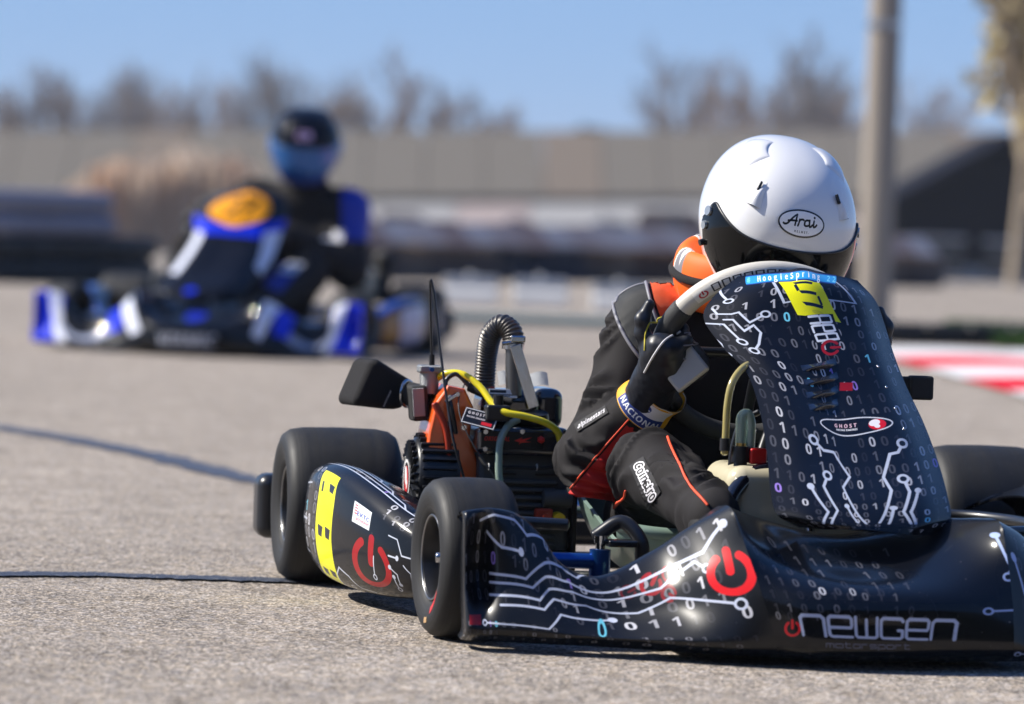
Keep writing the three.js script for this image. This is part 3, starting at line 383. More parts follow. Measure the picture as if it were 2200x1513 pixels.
function artWing(c, W, H) {
  digits(c, 190, H * .16, W * .50, H * .62, 88, 92, 84, 0.62); digits(c, W * .50, H * .16, W - 30, H * .66, 82, 96, 88, 0.95); digits(c, 60, H * .70, W - 40, H * .98, 78, 84, 66, 0.5);
  loc(c, [1.485, 0.862, -0.546, 2.551, 1586, 328], () => { power(c, 0, 0, 21, 9, 1, '#9a1018', 0.5); power(c, 42, 18, 17, 8, 1, '#8a0e16', 2); power(c, -48, 16, 15, 6, 1, '#5c0c12', 1); power(c, 40, -22, 13, 6, 1, '#9a1018', 1); });
  const T0 = (l, a = '', b = '', r = 17) => trace(c, l, 14, '#c6cde0', a, b, r);
  T0([[551, 469], [846, 466], [1022, 328], [1199, 222], [1298, 229], [1399, 85]], '', 'ring'); T0([[547, 513], [902, 501], [1016, 407], [1218, 301], [1355, 303], [1514, 295], [1681, 276], [1859, 281], [1930, 242], [1988, 216]], '', 'dot', 20); T0([[532, 577], [952, 559], [1040, 466], [1231, 364], [1390, 358], [1612, 364], [1671, 322], [1803, 299], [1847, 347]], '', 'ring'); T0([[628, 625], [980, 607], [1068, 515], [1300, 440], [1517, 497], [1639, 437], [1951, 552]], '', 'ring', 24); T0([[420, 750], [993, 758], [1101, 601], [1414, 540]], 'ring', 'dot', 22); T0([[406, 228], [601, 200], [776, 209], [879, 255], [1051, 188]]); T0([[513, 279], [664, 337], [817, 340]], '', 'dot', 22);
  loc(c, [1.963, 0.794, -0.580, 1.749, 1947, 405], () => { c.rotate(0.06); power(c, 0, 2, 44, 19, 1, '#e5121a', -0.22); });
  loc(c, [2.304, -0.930, -1.451, 8.917, 1337, 655], () => { c.strokeStyle = '#6cc4da'; c.lineWidth = 5; c.beginPath(); c.ellipse(0, 0, 8, 11, 0, 0, 7); c.stroke(); });
  loc(c, [4.796, 0.043, -0.444, 3.669, 319, 734], () => { c.fillStyle = '#8c1018'; c.fillRect(-14, -12, 26, 22); });
}
function artWingLeft(c, W, H) {
  digits(c, 60, H * .2, W - 40, H * .95, 88, 92, 80, 0.4);
  const T0 = (l, a) => trace(c, l, 15, '#a9b8de', a, '', 22);
  T0([[60, 330], [150, 560], [330, 700], [600, 760]], 'dot'); T0([[150, 700], [190, 640], [320, 800], [560, 860]], 'ring'); T0([[40, 860], [420, 850], [700, 880]], 'ring');
}
function artPod(c, W, H) {
  const X = (u) => u * W, Y = (v) => v * H;
  digits(c, X(.10), Y(.24), X(.34), Y(.80), 84, 52, 62, 1, 1.6); digits(c, X(.2), Y(.06), X(.9), Y(.20), 96, 44, 46, 0.6, 1.9); digits(c, X(.66), Y(.2), X(.95), Y(.33), 88, 50, 56, 0.8, 1.6);
  const T0 = (l, a = '', b = '') => trace(c, l.map(([u, v]) => [X(u), Y(v)]), 9, '#c2c8d6', a, b, 15);
  T0([[.07, .30], [.16, .30], [.18, .36], [.27, .36]], 'ring'); T0([[.06, .47], [.14, .47], [.17, .52], [.26, .52]]); T0([[.06, .66], [.13, .60], [.2, .66], [.26, .66]]); for (let i = 0; i < 4; i++) T0([[.16 + i * .03, .10 + i * .03], [.5 + i * .09, .10 + i * .03], [.53 + i * .09, .13 + i * .03]]);
  c.fillStyle = '#f0ee10'; c.beginPath(); c.moveTo(X(.345), Y(.27)); c.lineTo(X(.445), Y(.285)); c.lineTo(X(.445), Y(.80)); c.lineTo(X(.345), Y(.78)); c.fill();
  c.fillStyle = '#1a2030'; for (const [u, v] of [[.405, .34], [.36, .52], [.405, .52], [.36, .69], [.405, .69]]) { c.beginPath(); c.moveTo(X(u), Y(v)); c.lineTo(X(u + .032), Y(v + .006)); c.lineTo(X(u + .026), Y(v + .045)); c.lineTo(X(u + .004), Y(v + .04)); c.fill(); } c.fillRect(X(.36), Y(.34), X(.012), Y(.05));
  c.save(); c.translate(X(.645), Y(.60)); c.scale(1.5, 1); power(c, 0, 0, 112, 36, 1, '#a01018', 0); c.restore();
  T0([[.66, .55], [.652, .66]], '', 'ring');
  c.save(); c.translate(X(.585), Y(.40)); c.scale(1.7, 1); c.fillStyle = '#eceef2'; c.fillRect(-52, -52, 104, 104); c.fillStyle = '#3a4fa0'; c.font = 'bold 32px sans-serif'; c.textAlign = 'center'; c.fillText('EKTC', 8, 2, 78); c.fillStyle = '#cc3040'; c.font = 'bold 17px sans-serif'; c.fillText('MOTORSPORT', 8, 30, 80); for (let i = 0; i < 4; i++) c.fillRect(-44, -38 + i * 14, 16, 6); c.restore();
  T0([[.72, .42], [.76, .42], [.79, .50], [.83, .50]]); T0([[.73, .52], [.77, .52]], '', 'dot'); T0([[.735, .58], [.765, .62], [.76, .70]], 'dot', 'dot'); T0([[.745, .64], [.74, .74]], 'dot', 'ring'); T0([[.80, .55], [.83, .60], [.82, .68]]); T0([[.44, .80], [.445, .70], [.47, .66], [.51, .69], [.54, .76], [.60, .79]], 'ring'); T0([[.5, .82], [.5, .77]], '', 'ring');
}

// ---------- the front kart ----------
const kart = thing('racing_kart', 'black racing kart with circuit graphics and yellow number five in the foreground', 'kart');
kart.position.set(0.3797, 0, 0); kart.rotation.y = 10.55 * RAD;
{ const w = wheel(kart, 'front_wheel', -0.545, 0.1285, 0.52, false, -1, 4 * RAD); const mark = (a0, a1, r0, r1, m, nm) => put(nm, sheet((u, v) => { const a = lerp(a0, a1, v) * RAD, r = lerp(r0, r1, u), k = clamp((r - .078) / .026, 0, 1), x = -lerp(.0612, .0664, Math.sin(k * 1.57)); return V(x - .0006, -Math.cos(a) * r, Math.sin(a) * r); }, 6, 10), m, w); mark(22, 58, .082, .094, K.red, 'paint_mark'); mark(2, 12, .095, .104, mat([0.42, 0.26, 0.12], 0.7), 'paint_mark'); } wheel(kart, 'front_wheel', 0.545, 0.1285, 0.52, false, 1, 5 * RAD);
wheel(kart, 'rear_wheel', -0.60, 0.140, -0.52, true, -1); wheel(kart, 'rear_wheel', 0.60, 0.140, -0.52, true, 1);

const SURF = {};
{ // steering panel (the tall curved number panel)
  const rows = [
    [[-0.057, 0.587, 0.255], [0.048, 0.605, 0.275], [0.149, 0.587, 0.25]],
    [[-0.106, 0.55, 0.285], [0.043, 0.583, 0.33], [0.181, 0.553, 0.255]],
    [[-0.126, 0.516, 0.315], [0.043, 0.519, 0.375], [0.196, 0.509, 0.27]],
    [[-0.106, 0.473, 0.375], [0.047, 0.461, 0.43], [0.199, 0.465, 0.32]],
    [[-0.079, 0.434, 0.435], [0.053, 0.403, 0.49], [0.207, 0.416, 0.375]],
    [[-0.074, 0.378, 0.515], [0.05, 0.347, 0.57], [0.218, 0.36, 0.45]],
    [[-0.081, 0.312, 0.605], [0.044, 0.292, 0.655], [0.217, 0.305, 0.545]],
    [[-0.093, 0.254, 0.69], [0.035, 0.246, 0.74], [0.208, 0.257, 0.64]],
    [[-0.091, 0.222, 0.735], [0.031, 0.218, 0.78], [0.201, 0.221, 0.69]],
    [[-0.051, 0.203, 0.715], [0.033, 0.207, 0.79], [0.172, 0.195, 0.715]],
  ];
  const net = rows.map(([l, c, r]) => { const m = (a, k) => a.map((v, i) => lerp(v, c[i], k)), bul = (p, e, k) => [p[0], p[1], p[2] + (c[2] - e[2]) * k]; return [l, bul(m(l, 0.36), l, 0.36), bul(m(l, 0.72), l, 0.2), c, bul(m(r, 0.72), r, 0.2), bul(m(r, 0.36), r, 0.36), r]; });
  const f = netSurf(net); SURF.panel = f;
  const tex = canvas(1024, 2048, (c, W, H) => { c.fillStyle = INK; c.fillRect(0, 0, W, H); artPanel(c, W, H); wear(c, W, H, 90); });
  const sp = put('steering_panel', shell(f, 60, 110, 0.004), mat([1, 1, 1], 0.5, { map: tex, cc: 0.7, ccr: 0.13, specularIntensity: 0.15 }), kart);
  // cooling louvres pressed into the left half, and a row of rivets
  const uvOf = ([x, y]) => [x / 1024, y / 2048], nrm = (u, v) => { const e = .01, a = f(u + e, v).sub(f(u - e, v)), b = f(u, v + e).sub(f(u, v - e)); return b.cross(a).normalize(); };
  for (const [A, B] of [[[342, 773], [609, 701]], [[317, 873], [591, 787]], [[300, 962], [560, 870]], [[292, 1039], [534, 950]]]) { const [u0, v0] = uvOf(A), [u1, v1] = uvOf(B); put('louvre', sheet((u, v) => { const uu = lerp(u0, u1, u), vv = lerp(v0, v1, u) + (v - .5) * .02, lift = Math.sin(u * Math.PI) * (v < .85 ? v / .85 : (1 - v) / .15) * .0075; return f(uu, vv).addScaledVector(nrm(uu, vv), lift + .0003); }, 18, 12), K.gloss, sp); }
  for (const q of [[853, 746], [857, 885], [858, 1020], [863, 1145], [59, 509]]) { const [u, v] = uvOf(q), p = f(u, v); put('rivet', new THREE.SphereGeometry(.0024, 12, 8).translate(p.x, p.y, p.z), K.chrome, sp); }
}
{ // front fairing: centre and two wings, meeting at a crease
  const cc = [[-.186, .235, .73], [-.187, .236, .825], [-.172, .18, .868], [-.155, .118, .905], [-.14, .065, .92], [-.13, .03, .918], [-.125, .015, .885]];
  const col7 = (x, yt, zt, ym, zm, k) => [[x, yt - .002, zt - .09], [x, yt, zt], [x * .95 + .001, ym, zm], [x * .9 + .002, .118, .934 - k * .03], [x * .82 + .003, .066, .953 - k * .03], [x * .78 + .004, .03, .951 - k * .03], [x * .76 + .004, .0145, .918 - k * .03]];
  const all = [cc, col7(-.118, .214, .67, .162, .835, .3), col7(-.045, .196, .69, .155, .815, .05), col7(.024, .188, .70, .152, .805, 0), col7(.095, .196, .69, .155, .815, .05), col7(.172, .212, .67, .162, .84, .35), [[.236, .226, .73], [.238, .227, .838], [.24, .18, .876], [.242, .118, .908], [.242, .065, .926], [.242, .03, .924], [.24, .015, .89]]];
  const net = cc.map((_, r) => all.map((col) => col[r])); const f = netSurf(net); SURF.fairing = f;
  const tex = canvas(1024, 1024, (c, W, H) => { c.fillStyle = INK; c.fillRect(0, 0, W, H); artFairing(c, W, H); wear(c, W, H, 110); });
  const fair = group('front_fairing', kart);
  put('fairing_centre', shell(f, 60, 50, 0.004), mat([1, 1, 1], 0.5, { map: tex, cc: 0.7, ccr: 0.13, specularIntensity: 0.15 }), fair);
  const wcols = [ // x_top, x_bot, y_top, z_top, z_mid, z_bot
    [-.578, -.574, .200, .66, .64, .66], [-.583, -.579, .211, .705, .715, .735], [-.556, -.552, .2155, .70, .665, .745], [-.535, -.528, .217, .705, .715, .755], [-.497, -.49, .209, .70, .735, .768], [-.462, -.45, .182, .70, .745, .785], [-.428, -.40, .136, .725, .762, .80], [-.370, -.34, .119, .735, .772, .825], [-.285, -.26, .157, .722, .808, .866], [-.238, -.20, .196, .762, .856, .896]];
  const col = ([xt, xb, yt, zt, zm, zb]) => { const X = (k) => lerp(xt, xb, k), Y = (k) => lerp(yt, .015, k); return [[xt, yt - .004, zt - .05], [xt, yt, zt], [X(.3), Y(.28), lerp(zt, zm, .75)], [X(.55), Y(.55), zm + (zb - zm) * .15], [X(.78), Y(.78), lerp(zm, zb, .82)], [xb, .03, zb], [xb, .015, zb - .03]]; };
  const wl = [...wcols.map(col), cc], wnet = cc.map((_, r) => wl.map((q) => q[r])), fw = netSurf(wnet); SURF.wing = fw;
  const wtex = canvas(2048, 1024, (c, W, H) => { c.fillStyle = INK; c.fillRect(0, 0, W, H); artWing(c, W, H); wear(c, W, H, 200); });
  SURF.wingL = null; const wm = mat([1, 1, 1], 0.5, { map: wtex, cc: 0.8, ccr: 0.27, specularIntensity: 0.15 });
  const wl2 = [...[...wcols.slice(0, 5), [-.474, -.472, .178, .70, .745, .788], [-.445, -.438, .140, .725, .766, .806], [-.402, -.395, .132, .742, .786, .836], [-.340, -.338, .166, .752, .838, .876], [-.288, -.290, .203, .795, .876, .905]].map(col), all[6].map(([x, y, z]) => [-x, y, z])], fwl = netSurf(cc.map((_, r) => wl2.map((q) => q[r])));
  SURF.wingL = fwl;
  put('fairing_wing', shell(fw, 110, 50, 0.004), wm, fair);
  put('fairing_wing', shell((u, v) => { const p = fwl(1 - u, v); p.x = -p.x; return p; }, 110, 50, 0.004), mat([1, 1, 1], 0.5, { map: canvas(2048, 1024, (c, W, H) => { c.fillStyle = INK; c.fillRect(0, 0, W, H); artWingLeft(c, W, H); }), cc: 0.7, ccr: 0.13, specularIntensity: 0.15 }), fair);
}
function sidePod(s) { // s -1: right-hand pod
  const plan = [[-.352, -.62, .19, .085], [-.34, -.678, .217, .052], [-.22, -.690, .232, .036], [-.08, -.676, .231, .028], [.05, -.648, .208, .026], [.15, -.614, .178, .03], [.22, -.572, .152, .038], [.26, -.52, .128, .055]];
  const cols = plan.map(([z, o, t, b]) => { const w = Math.min(0.11, Math.abs(o) - 0.46); return [[o + w, t - .026, z], [o + w * .42, t, z], [o + .010, t - .014, z], [o, lerp(t, b, .30), z], [o - .002, lerp(t, b, .62), z], [o + .012, b + .02, z], [o + w * .4, b, z], [o + w, b + .008, z]]; });
  const net = cols[0].map((_, r) => cols.map((q) => q[r])), f = netSurf(net); if (s < 0) SURF.pod = f;
  return s < 0 ? f : (u, v) => { const p = f(1 - u, v); p.x = -p.x; return p; };
}
{
  const tex = canvas(2048, 1024, (c, W, H) => { c.fillStyle = INK; c.fillRect(0, 0, W, H); artPod(c, W, H); wear(c, W, H, 220); }), m = mat([1, 1, 1], 0.5, { map: tex, cc: 0.7, ccr: 0.13, specularIntensity: 0.15 });
  put('side_pod', shell(sidePod(-1), 90, 50, 0.004), m, kart); put('side_pod', shell(sidePod(1), 90, 50, 0.004), m, kart);
}
{ // rear bumper
  const g = rbox(1.44, 0.118, 0.085, 0.022, 4).translate(0, 0.122, -0.735); put('rear_bumper', g, K.black, kart);
}
{ // chassis tubes, floor tray, axle, front end
  const tubes = [[[-.30, .055, -.68], [-.31, .05, -.2], [-.33, .05, .2], [-.30, .055, .55], [-.16, .06, .82]], [[.30, .055, -.68], [.31, .05, -.2], [.33, .05, .2], [.30, .055, .55], [.16, .06, .82]]];
  tubes.forEach((t) => put('chassis_rail', tubeGeo(t, 0.016, 50, 12), K.frame, kart));
  for (const z of [-.5, -.05, .5]) put('cross_tube', rod([-.31, .052, z], [.31, .052, z], .0155), K.frame, kart);
  put('floor_tray', boxAt(-.27, .27, .028, .033, .12, .82, .002), K.grey, kart);
  put('rear_axle', rod([-.56, .14, -.52], [.56, .14, -.52], .02), K.steel, kart);
  for (const s of [-1, 1]) {
    put('pod_bar', tubeGeo([[s * .31, .09, .17], [s * .5, .095, .16], [s * .575, .10, .06], [s * .575, .10, -.18], [s * .5, .095, -.29], [s * .31, .09, -.3]], .011, 50, 10), K.frame, kart);
    put('pod_bar', tubeGeo([[s * .31, .16, .15], [s * .47, .165, .14], [s * .555, .165, .04], [s * .555, .165, -.16], [s * .48, .165, -.27], [s * .31, .16, -.28]], .010, 50, 10), K.frame, kart);
    const sp = put('spindle', merged([rod([s * .335, .128, .52], [s * .49, .1285, .52], .0125), at(new THREE.CylinderGeometry(.017, .017, .058, 18), s * .328, .118, .52)]), K.blue, kart);
    put('kingpin_bolt', merged([at(new THREE.CylinderGeometry(.008, .008, .10, 12), s * .328, .118, .52), at(new THREE.CylinderGeometry(.012, .012, .012, 6), s * .328, .163, .52)]), K.chrome, kart);
    for (const y of [.072, .152]) put('spindle_bracket', boxAt(s * .30 - .018, s * .30 + .03, y, y + .011, .50, .54, .003), K.frame, kart);
    put('tie_rod', rod([s * .31, .11, .575], [s * .06, .135, .60], .006, 10), K.brass, kart);
    put('rod_end', at(new THREE.SphereGeometry(.0135, 16, 12), s * .285, .112, .578), K.brass, kart);
    put('front_bumper_bar', tubeGeo([[s * .16, .06, .80], [s * .17, .09, .86], [s * .1, .1, .9], [0, .1, .9]], .009, 30, 10), K.frame, kart);
  }
  put('brake_bracket', tubeGeo([[-.33, .165, .49], [-.29, .19, .5], [-.262, .16, .52], [-.258, .11, .52], [-.245, .085, .53]], .012, 30, 10), K.black, kart);
  put('steering_column', rod([.02, .47, .2], [.02, .07, .62], .009), K.steel, kart);
  put('column_support', tubeGeo([[-.06, .06, .5], [-.03, .28, .34], [.02, .36, .29], [.07, .28, .34], [.10, .06, .5]], .009, 40, 10), K.frame, kart);
  put('front_hoop', tubeGeo([[-0.124, 0.219, 0.52], [-0.105, 0.245, 0.5], [-0.075, 0.269, 0.48], [-0.034, 0.28, 0.47], [0.04, 0.281, 0.47], [0.103, 0.246, 0.5], [0.115, 0.218, 0.52]], .0135, 50, 12), K.gloss, kart);
  for (const s of [-1, 1]) { put('pedal', merged([rod([s * .16 + .02, .05, .72], [s * .15 + .02, .17, .66], .006), boxAt(s * .15 - .015 + .02, s * .15 + .035 + .02, .16, .174, .64, .68, .003)]), K.steel, kart); }
}
{ // fibreglass seat
  const prof = [[.30, .155, .0], [.275, .125, .15], [.20, .085, .3], [.05, .055, .5], [-.12, .045, .7], [-.22, .075, .85], [-.29, .18, 1], [-.33, .29, 1], [-.345, .36, .92]];
  const f = (u, v) => { const [z, y, w] = crAt(prof, v), a = (u - 0.5) * 2, hw = lerp(.235, .20, v); const k = Math.abs(a), lift = v < 0.6 ? lerp(.012, .15, sstep(v, .05, .55)) : lerp(.15, .03, sstep(v, .6, .95)); return V(-.005 + Math.sin(a * 1.35) / Math.sin(1.35) * hw, y + Math.pow(k, 2.6) * lift, z + Math.pow(k, 2.4) * (v > .6 ? lerp(0, .16, sstep(v, .6, .9)) : -0.06 * (1 - v))); };
  const g = shell((u, v) => f(u, 1 - v), 50, 60, 0.006); put('seat', g, K.seat, kart);
  const lip = []; for (let i = 0; i <= 30; i++) { const p = f(i / 30, 0); lip.push([p.x, p.y, p.z]); } put('seat_lip', tubeGeo(lip, .0105, 80, 10), K.seat, kart);
  const fl = []; for (let i = 0; i <= 20; i++) { const p = f(0.08 + i / 20 * 0.84, 0.0); fl.push(p); } put('seat_skirt', shell((u, v) => { const p = f(u * 0.84 + 0.08, 0); return V(p.x * (1 - v * .12), p.y - v * .085, p.z - .008 - v * .05); }, 40, 8, .005), K.seat, kart);
}
{ // steering wheel: cream top arc with dark grips
  const C = V(.014, .456, .135), R = .172, t = 35 * RAD, U = V(0, Math.cos(t), Math.sin(t)), P = (a, r = R) => C.clone().add(V(Math.cos(a) * r, 0, 0)).addScaledVector(U, Math.sin(a) * r).toArray();
  const arc = (a0, a1, n = 16) => Array.from({ length: n + 1 }, (_, i) => P(lerp(a0, a1, i / n) * RAD));
  const w = group('steering_wheel', kart);
  put('rim_top', tubeGeo(arc(32, 150), .0178, 60, 16), K.wheelCream, w); put('grip', tubeGeo(arc(149, 214), .0195, 40, 16), K.grip, w); put('grip', tubeGeo(arc(-34, 33), .0195, 40, 16), K.grip, w); put('rim_bottom', tubeGeo(arc(213, 327), .0165, 50, 14), K.grip, w);
  for (const a of [0, 180, 270]) put('spoke', rod(P(a * RAD, .03), P(a * RAD), .009), K.black, w); put('wheel_hub', at(new THREE.CylinderGeometry(.04, .045, .03, 24), C.x, C.y, C.z, Math.PI / 2 - t + Math.PI / 2, 0, 0), K.black, w);
  const st = canvas(512, 64, (c) => { c.fillStyle = '#e6e2d8'; c.fillRect(0, 0, 512, 64); power(c, 34, 36, 15, 6, 1, '#c22028'); c.strokeStyle = '#1a1a1c'; c.lineWidth = 5; for (let i = 0; i < 11; i++) { c.strokeRect(72 + i * 38, 12, 25, 36); } });
  put('rim_print', sheet((u, v) => { const a = lerp(138, 56, u) * RAD, p = V(P(a, R)), rad = V(Math.cos(a), 0, 0).addScaledVector(U, Math.sin(a)), nn = V(0, -Math.sin(t), Math.cos(t)), ph = lerp(1.0, -0.1, v); return p.addScaledVector(rad, Math.sin(ph) * .0183).addScaledVector(nn, Math.cos(ph) * .0183); }, 60, 8), decalMat(st, 0.5), w);
}
{ // fuel tank between the knees
  const tank = group('fuel_tank', kart), X = -.10, Z = .40;
  put('tank_body', rbox(.24, .22, .20, .028, 5).translate(.005, .175, .40), K.cream, tank);
  put('fuel_cap', merged([at(new THREE.CylinderGeometry(.0155, .0165, .026, 20), -.088, .302, .455), at(new THREE.CylinderGeometry(.010, .012, .02, 16), -.088, .286, .455)]), K.black, tank);
  put('vent_cap', merged([rbox(.028, .026, .026, .004).translate(-.062, .300, .46)]), K.red, tank);
  put('fuel_line', tubeGeo([[-0.114, 0.302, 0.45], [-0.113, 0.336, 0.45], [-0.112, 0.381, 0.45], [-0.105, 0.415, 0.445], [-0.087, 0.438, 0.43], [-0.055, 0.453, 0.4]], .0062, 60, 10), K.fuelHose, tank);
  put('line_sleeve', rod([-0.115, 0.307, 0.455], [-0.115, 0.327, 0.455], .0085), K.black, tank);
  put('vent_line', tubeGeo([[-0.087, 0.305, 0.45], [-0.088, 0.336, 0.45], [-0.087, 0.363, 0.45], [-0.079, 0.368, 0.45], [-0.073, 0.356, 0.45], [-0.072, 0.314, 0.45]], .0085, 60, 10), K.clearHose, tank);
  put('vent_fitting', rod([-0.088, 0.305, 0.455], [-0.088, 0.32, 0.455], .008), K.brass, tank);
  put('overflow_line', tubeGeo([[-0.055, 0.37, 0.43], [-0.079, 0.354, 0.42], [-0.093, 0.312, 0.42], [-0.096, 0.274, 0.42]], .005, 40, 8), K.black, tank);
}
put('mirror_box', merged([boxAt(.235, .275, .392, .432, .27, .30, .005), boxAt(.215, .25, .41, .43, .272, .292, .004)]), K.matte, kart);

{ // engine on the right-hand side of the seat
  const e = group('engine', kart);
  put('engine_block', boxAt(-.40, -.235, .085, .262, -.34, -.205, .012), K.grey, e);
  for (let i = 0; i < 9; i++) put('cooling_fin', boxAt(-.394, -.262, .098 + i * .0135, .1045 + i * .0135, -.207, -.192, .002), K.grey, e);
  for (let i = 0; i < 3; i++) for (const x of [-.375, -.30]) put('case_slot', boxAt(x, x + .042, .188 + i * .016, .1925 + i * .016, -.2045, -.2005, .001), K.black, e);
  const cover = put('side_cover', boxAt(-.408, -.245, .255, .306, -.345, -.178, .012), K.gloss, e);
  const st = canvas(512, 128, (c) => { c.fillStyle = '#08090c'; c.fillRect(0, 0, 512, 128); c.fillStyle = '#d8281c'; c.font = 'italic bold 44px sans-serif'; c.fillText('ORIGINAL', 20, 74); c.beginPath(); c.moveTo(270, 70); c.lineTo(340, 42); c.lineTo(325, 60); c.lineTo(420, 40); c.lineTo(360, 70); c.lineTo(415, 76); c.lineTo(330, 84); c.lineTo(310, 98); c.lineTo(318, 80); c.fill(); });
  put('cover_print', new THREE.PlaneGeometry(.11, .03).translate(-.347, .283, -.1765), decalMat(st, 0.35), cover);
  put('stop_button', merged([at(new THREE.CylinderGeometry(.0065, .0065, .012, 6), -.297, .285, -.175, Math.PI / 2), at(new THREE.SphereGeometry(.0052, 12, 8), -.297, .285, -.168)]), K.red, e);
  put('valve_cover', merged([boxAt(-.395, -.29, .30, .368, -.33, -.215, .022), boxAt(-.30, -.245, .30, .372, -.345, -.235, .02)]), K.gloss, e);
  put('gasket_tab', boxAt(-.392, -.362, .355, .372, -.30, -.27, .006), K.orangeDark, e);
  put('fuel_tap', merged([boxAt(-.395, -.352, .315, .343, -.205, -.172, .005), at(new THREE.CylinderGeometry(.009, .009, .02, 14), -.372, .35, -.19)]), K.black, e);
  const plate = canvas(256, 128, (c) => { c.fillStyle = '#101014'; c.fillRect(0, 0, 256, 128); c.strokeStyle = '#d8d8da'; c.lineWidth = 6; c.strokeRect(6, 6, 244, 116); c.fillStyle = '#e8e0e0'; c.font = 'bold 30px sans-serif'; c.fillText('G H O S T', 28, 46); c.font = 'bold 17px sans-serif'; c.fillText('RACING ENGINES', 28, 74); c.fillStyle = '#d02028'; c.fillRect(150, 84, 80, 26); });
  put('badge_plate', at(new THREE.BoxGeometry(.06, .036, .002), -.405, .318, -.182, -0.75, -.1, -.38), decalMat(plate, 0.35), e);
  // orange shroud
  const sh = new THREE.Shape([[-.476, .162], [-.405, .165], [-.400, .23], [-.418, .285], [-.414, .335], [-.428, .362], [-.452, .366], [-.470, .34], [-.480, .29], [-.486, .23]].map((p) => new THREE.Vector2(...p)));
  const shr = put('shroud', new THREE.ExtrudeGeometry(sh, { depth: .10, bevelEnabled: true, bevelSize: .006, bevelThickness: .008, bevelSegments: 4, curveSegments: 6 }).translate(0, 0, -.335), K.orange, e);
  put('shroud_rib', tubeGeo([[-.478, .34, -.226], [-.458, .30, -.222], [-.45, .24, -.222], [-.447, .17, -.224]], .006, 30, 8), K.orangeDark, shr);
  // recoil starter facing outwards
  const rc = group('recoil_starter', e); rc.position.set(-.487, .204, -.275);
  put('recoil_cup', turnX([[.055, .074], [.0, .077], [-.014, .074], [-.02, .066], [-.021, .030], [-.021, 0]], 64), K.black, rc);
  for (let k = 0; k < 30; k++) { const a = k / 30 * Math.PI * 2; const o = put('vane', boxAt(-.027, -.018, -.002, .002, .030, .070, .0012), K.black, rc); o.rotation.x = a; const q = put('side_vane', boxAt(-.012, .05, -.0024, .0024, .074, .083, .001), K.black, rc); q.rotation.x = a + .1; }
  const bt = canvas(256, 256, (c) => { c.fillStyle = '#e8e6e6'; c.beginPath(); c.arc(128, 128, 126, 0, 7); c.fill(); c.fillStyle = '#0e0e12'; c.beginPath(); c.arc(128, 128, 106, 0, 7); c.fill(); c.fillStyle = '#d01a26'; c.beginPath(); c.ellipse(128, 128, 70, 84, 0, 0, 7); c.fill(); c.fillStyle = '#f4f0f0'; c.beginPath(); c.ellipse(108, 104, 38, 60, -0.3, 0, 7); c.fill(); c.beginPath(); c.ellipse(150, 160, 16, 34, 0.5, 0, 7); c.fill(); });
  put('recoil_badge', at(new THREE.CircleGeometry(.036, 40), -.0285, 0, 0, 0, -Math.PI / 2, 0), decalMat(bt, 0.35), rc); put('badge_boss', turnX([[-.021, .037], [-.028, .037], [-.028, 0]], 40), K.black, rc);
  // carburettor, fuel pump, filter
  put('governor_box', merged([rbox(.030, .062, .05, .006).rotateZ(.10).translate(-.497, .338, -.29)]), K.matte, e); put('governor_face', rbox(.021, .050, .003, .002).rotateZ(.10).translate(-.500, .340, -.2637), K.cast, e);
  put('pump_body', merged([at(new THREE.CylinderGeometry(.018, .016, .04, 20), -.478, .375, -.29), rbox(.042, .014, .036, .004).translate(-.478, .398, -.29)]), K.cast, e); put('pump_bolt', at(new THREE.CylinderGeometry(.0045, .0045, .01, 6), -.478, .398, -.27, Math.PI / 2), K.blue, e);
  put('intake_neck', rod([-.505, .352, -.335], [-.47, .345, -.30], .021, 24), K.matte, e); put('hose_clamp', at(new THREE.TorusGeometry(.0225, .0035, 8, 30), -.509, .352, -.338, 0, 0.9, 0), K.steel, e);
  { // cloth-covered air filter
    const fg = rbox(.100, .088, .088, .014, 8), p = fg.attributes.position; for (let i = 0; i < p.count; i++) { const x = p.getX(i), y = p.getY(i), z = p.getZ(i), k = 1 - 0.42 * sstep(x, -.01, .055) + .09 * N(x * 26, y * 26, z * 26); p.setXYZ(i, x + .10 * y, (y - .004) * k, z * k); } fg.rotateZ(-.30); fg.rotateY(.25); fg.computeVertexNormals();
    put('air_filter', fg.translate(-.556, .362, -.37), K.cloth, e);
    const lt = canvas(128, 32, (c) => { c.fillStyle = '#151415'; c.fillRect(0, 0, 128, 32); c.fillStyle = '#a8a6a2'; c.font = 'italic bold 24px sans-serif'; c.fillText('outerwear', 4, 24); });
    put('filter_print', at(new THREE.PlaneGeometry(.034, .007), -.547, .342, -.3235, -.05, .12, 1.15), decalMat(lt, 0.8), e);
  }
  put('fuel_hose', tubeGeo([[-0.464, 0.383, -0.285], [-0.455, 0.391, -0.27], [-0.429, 0.393, -0.25], [-0.4, 0.373, -0.225], [-0.38, 0.344, -0.195], [-0.362, 0.331, -0.172], [-0.327, 0.325, -0.165], [-0.289, 0.314, -0.165], [-0.269, 0.3, -0.17], [-0.261, 0.281, -0.18]], .0062, 90, 12), K.yellowHose, e);
  put('breather_hose', tubeGeo([[-0.335, 0.317, -0.2], [-0.354, 0.307, -0.185], [-0.368, 0.283, -0.175], [-0.371, 0.247, -0.17], [-0.368, 0.207, -0.165], [-0.35, 0.159, -0.16]], .0068, 70, 12), K.clearHose, e);
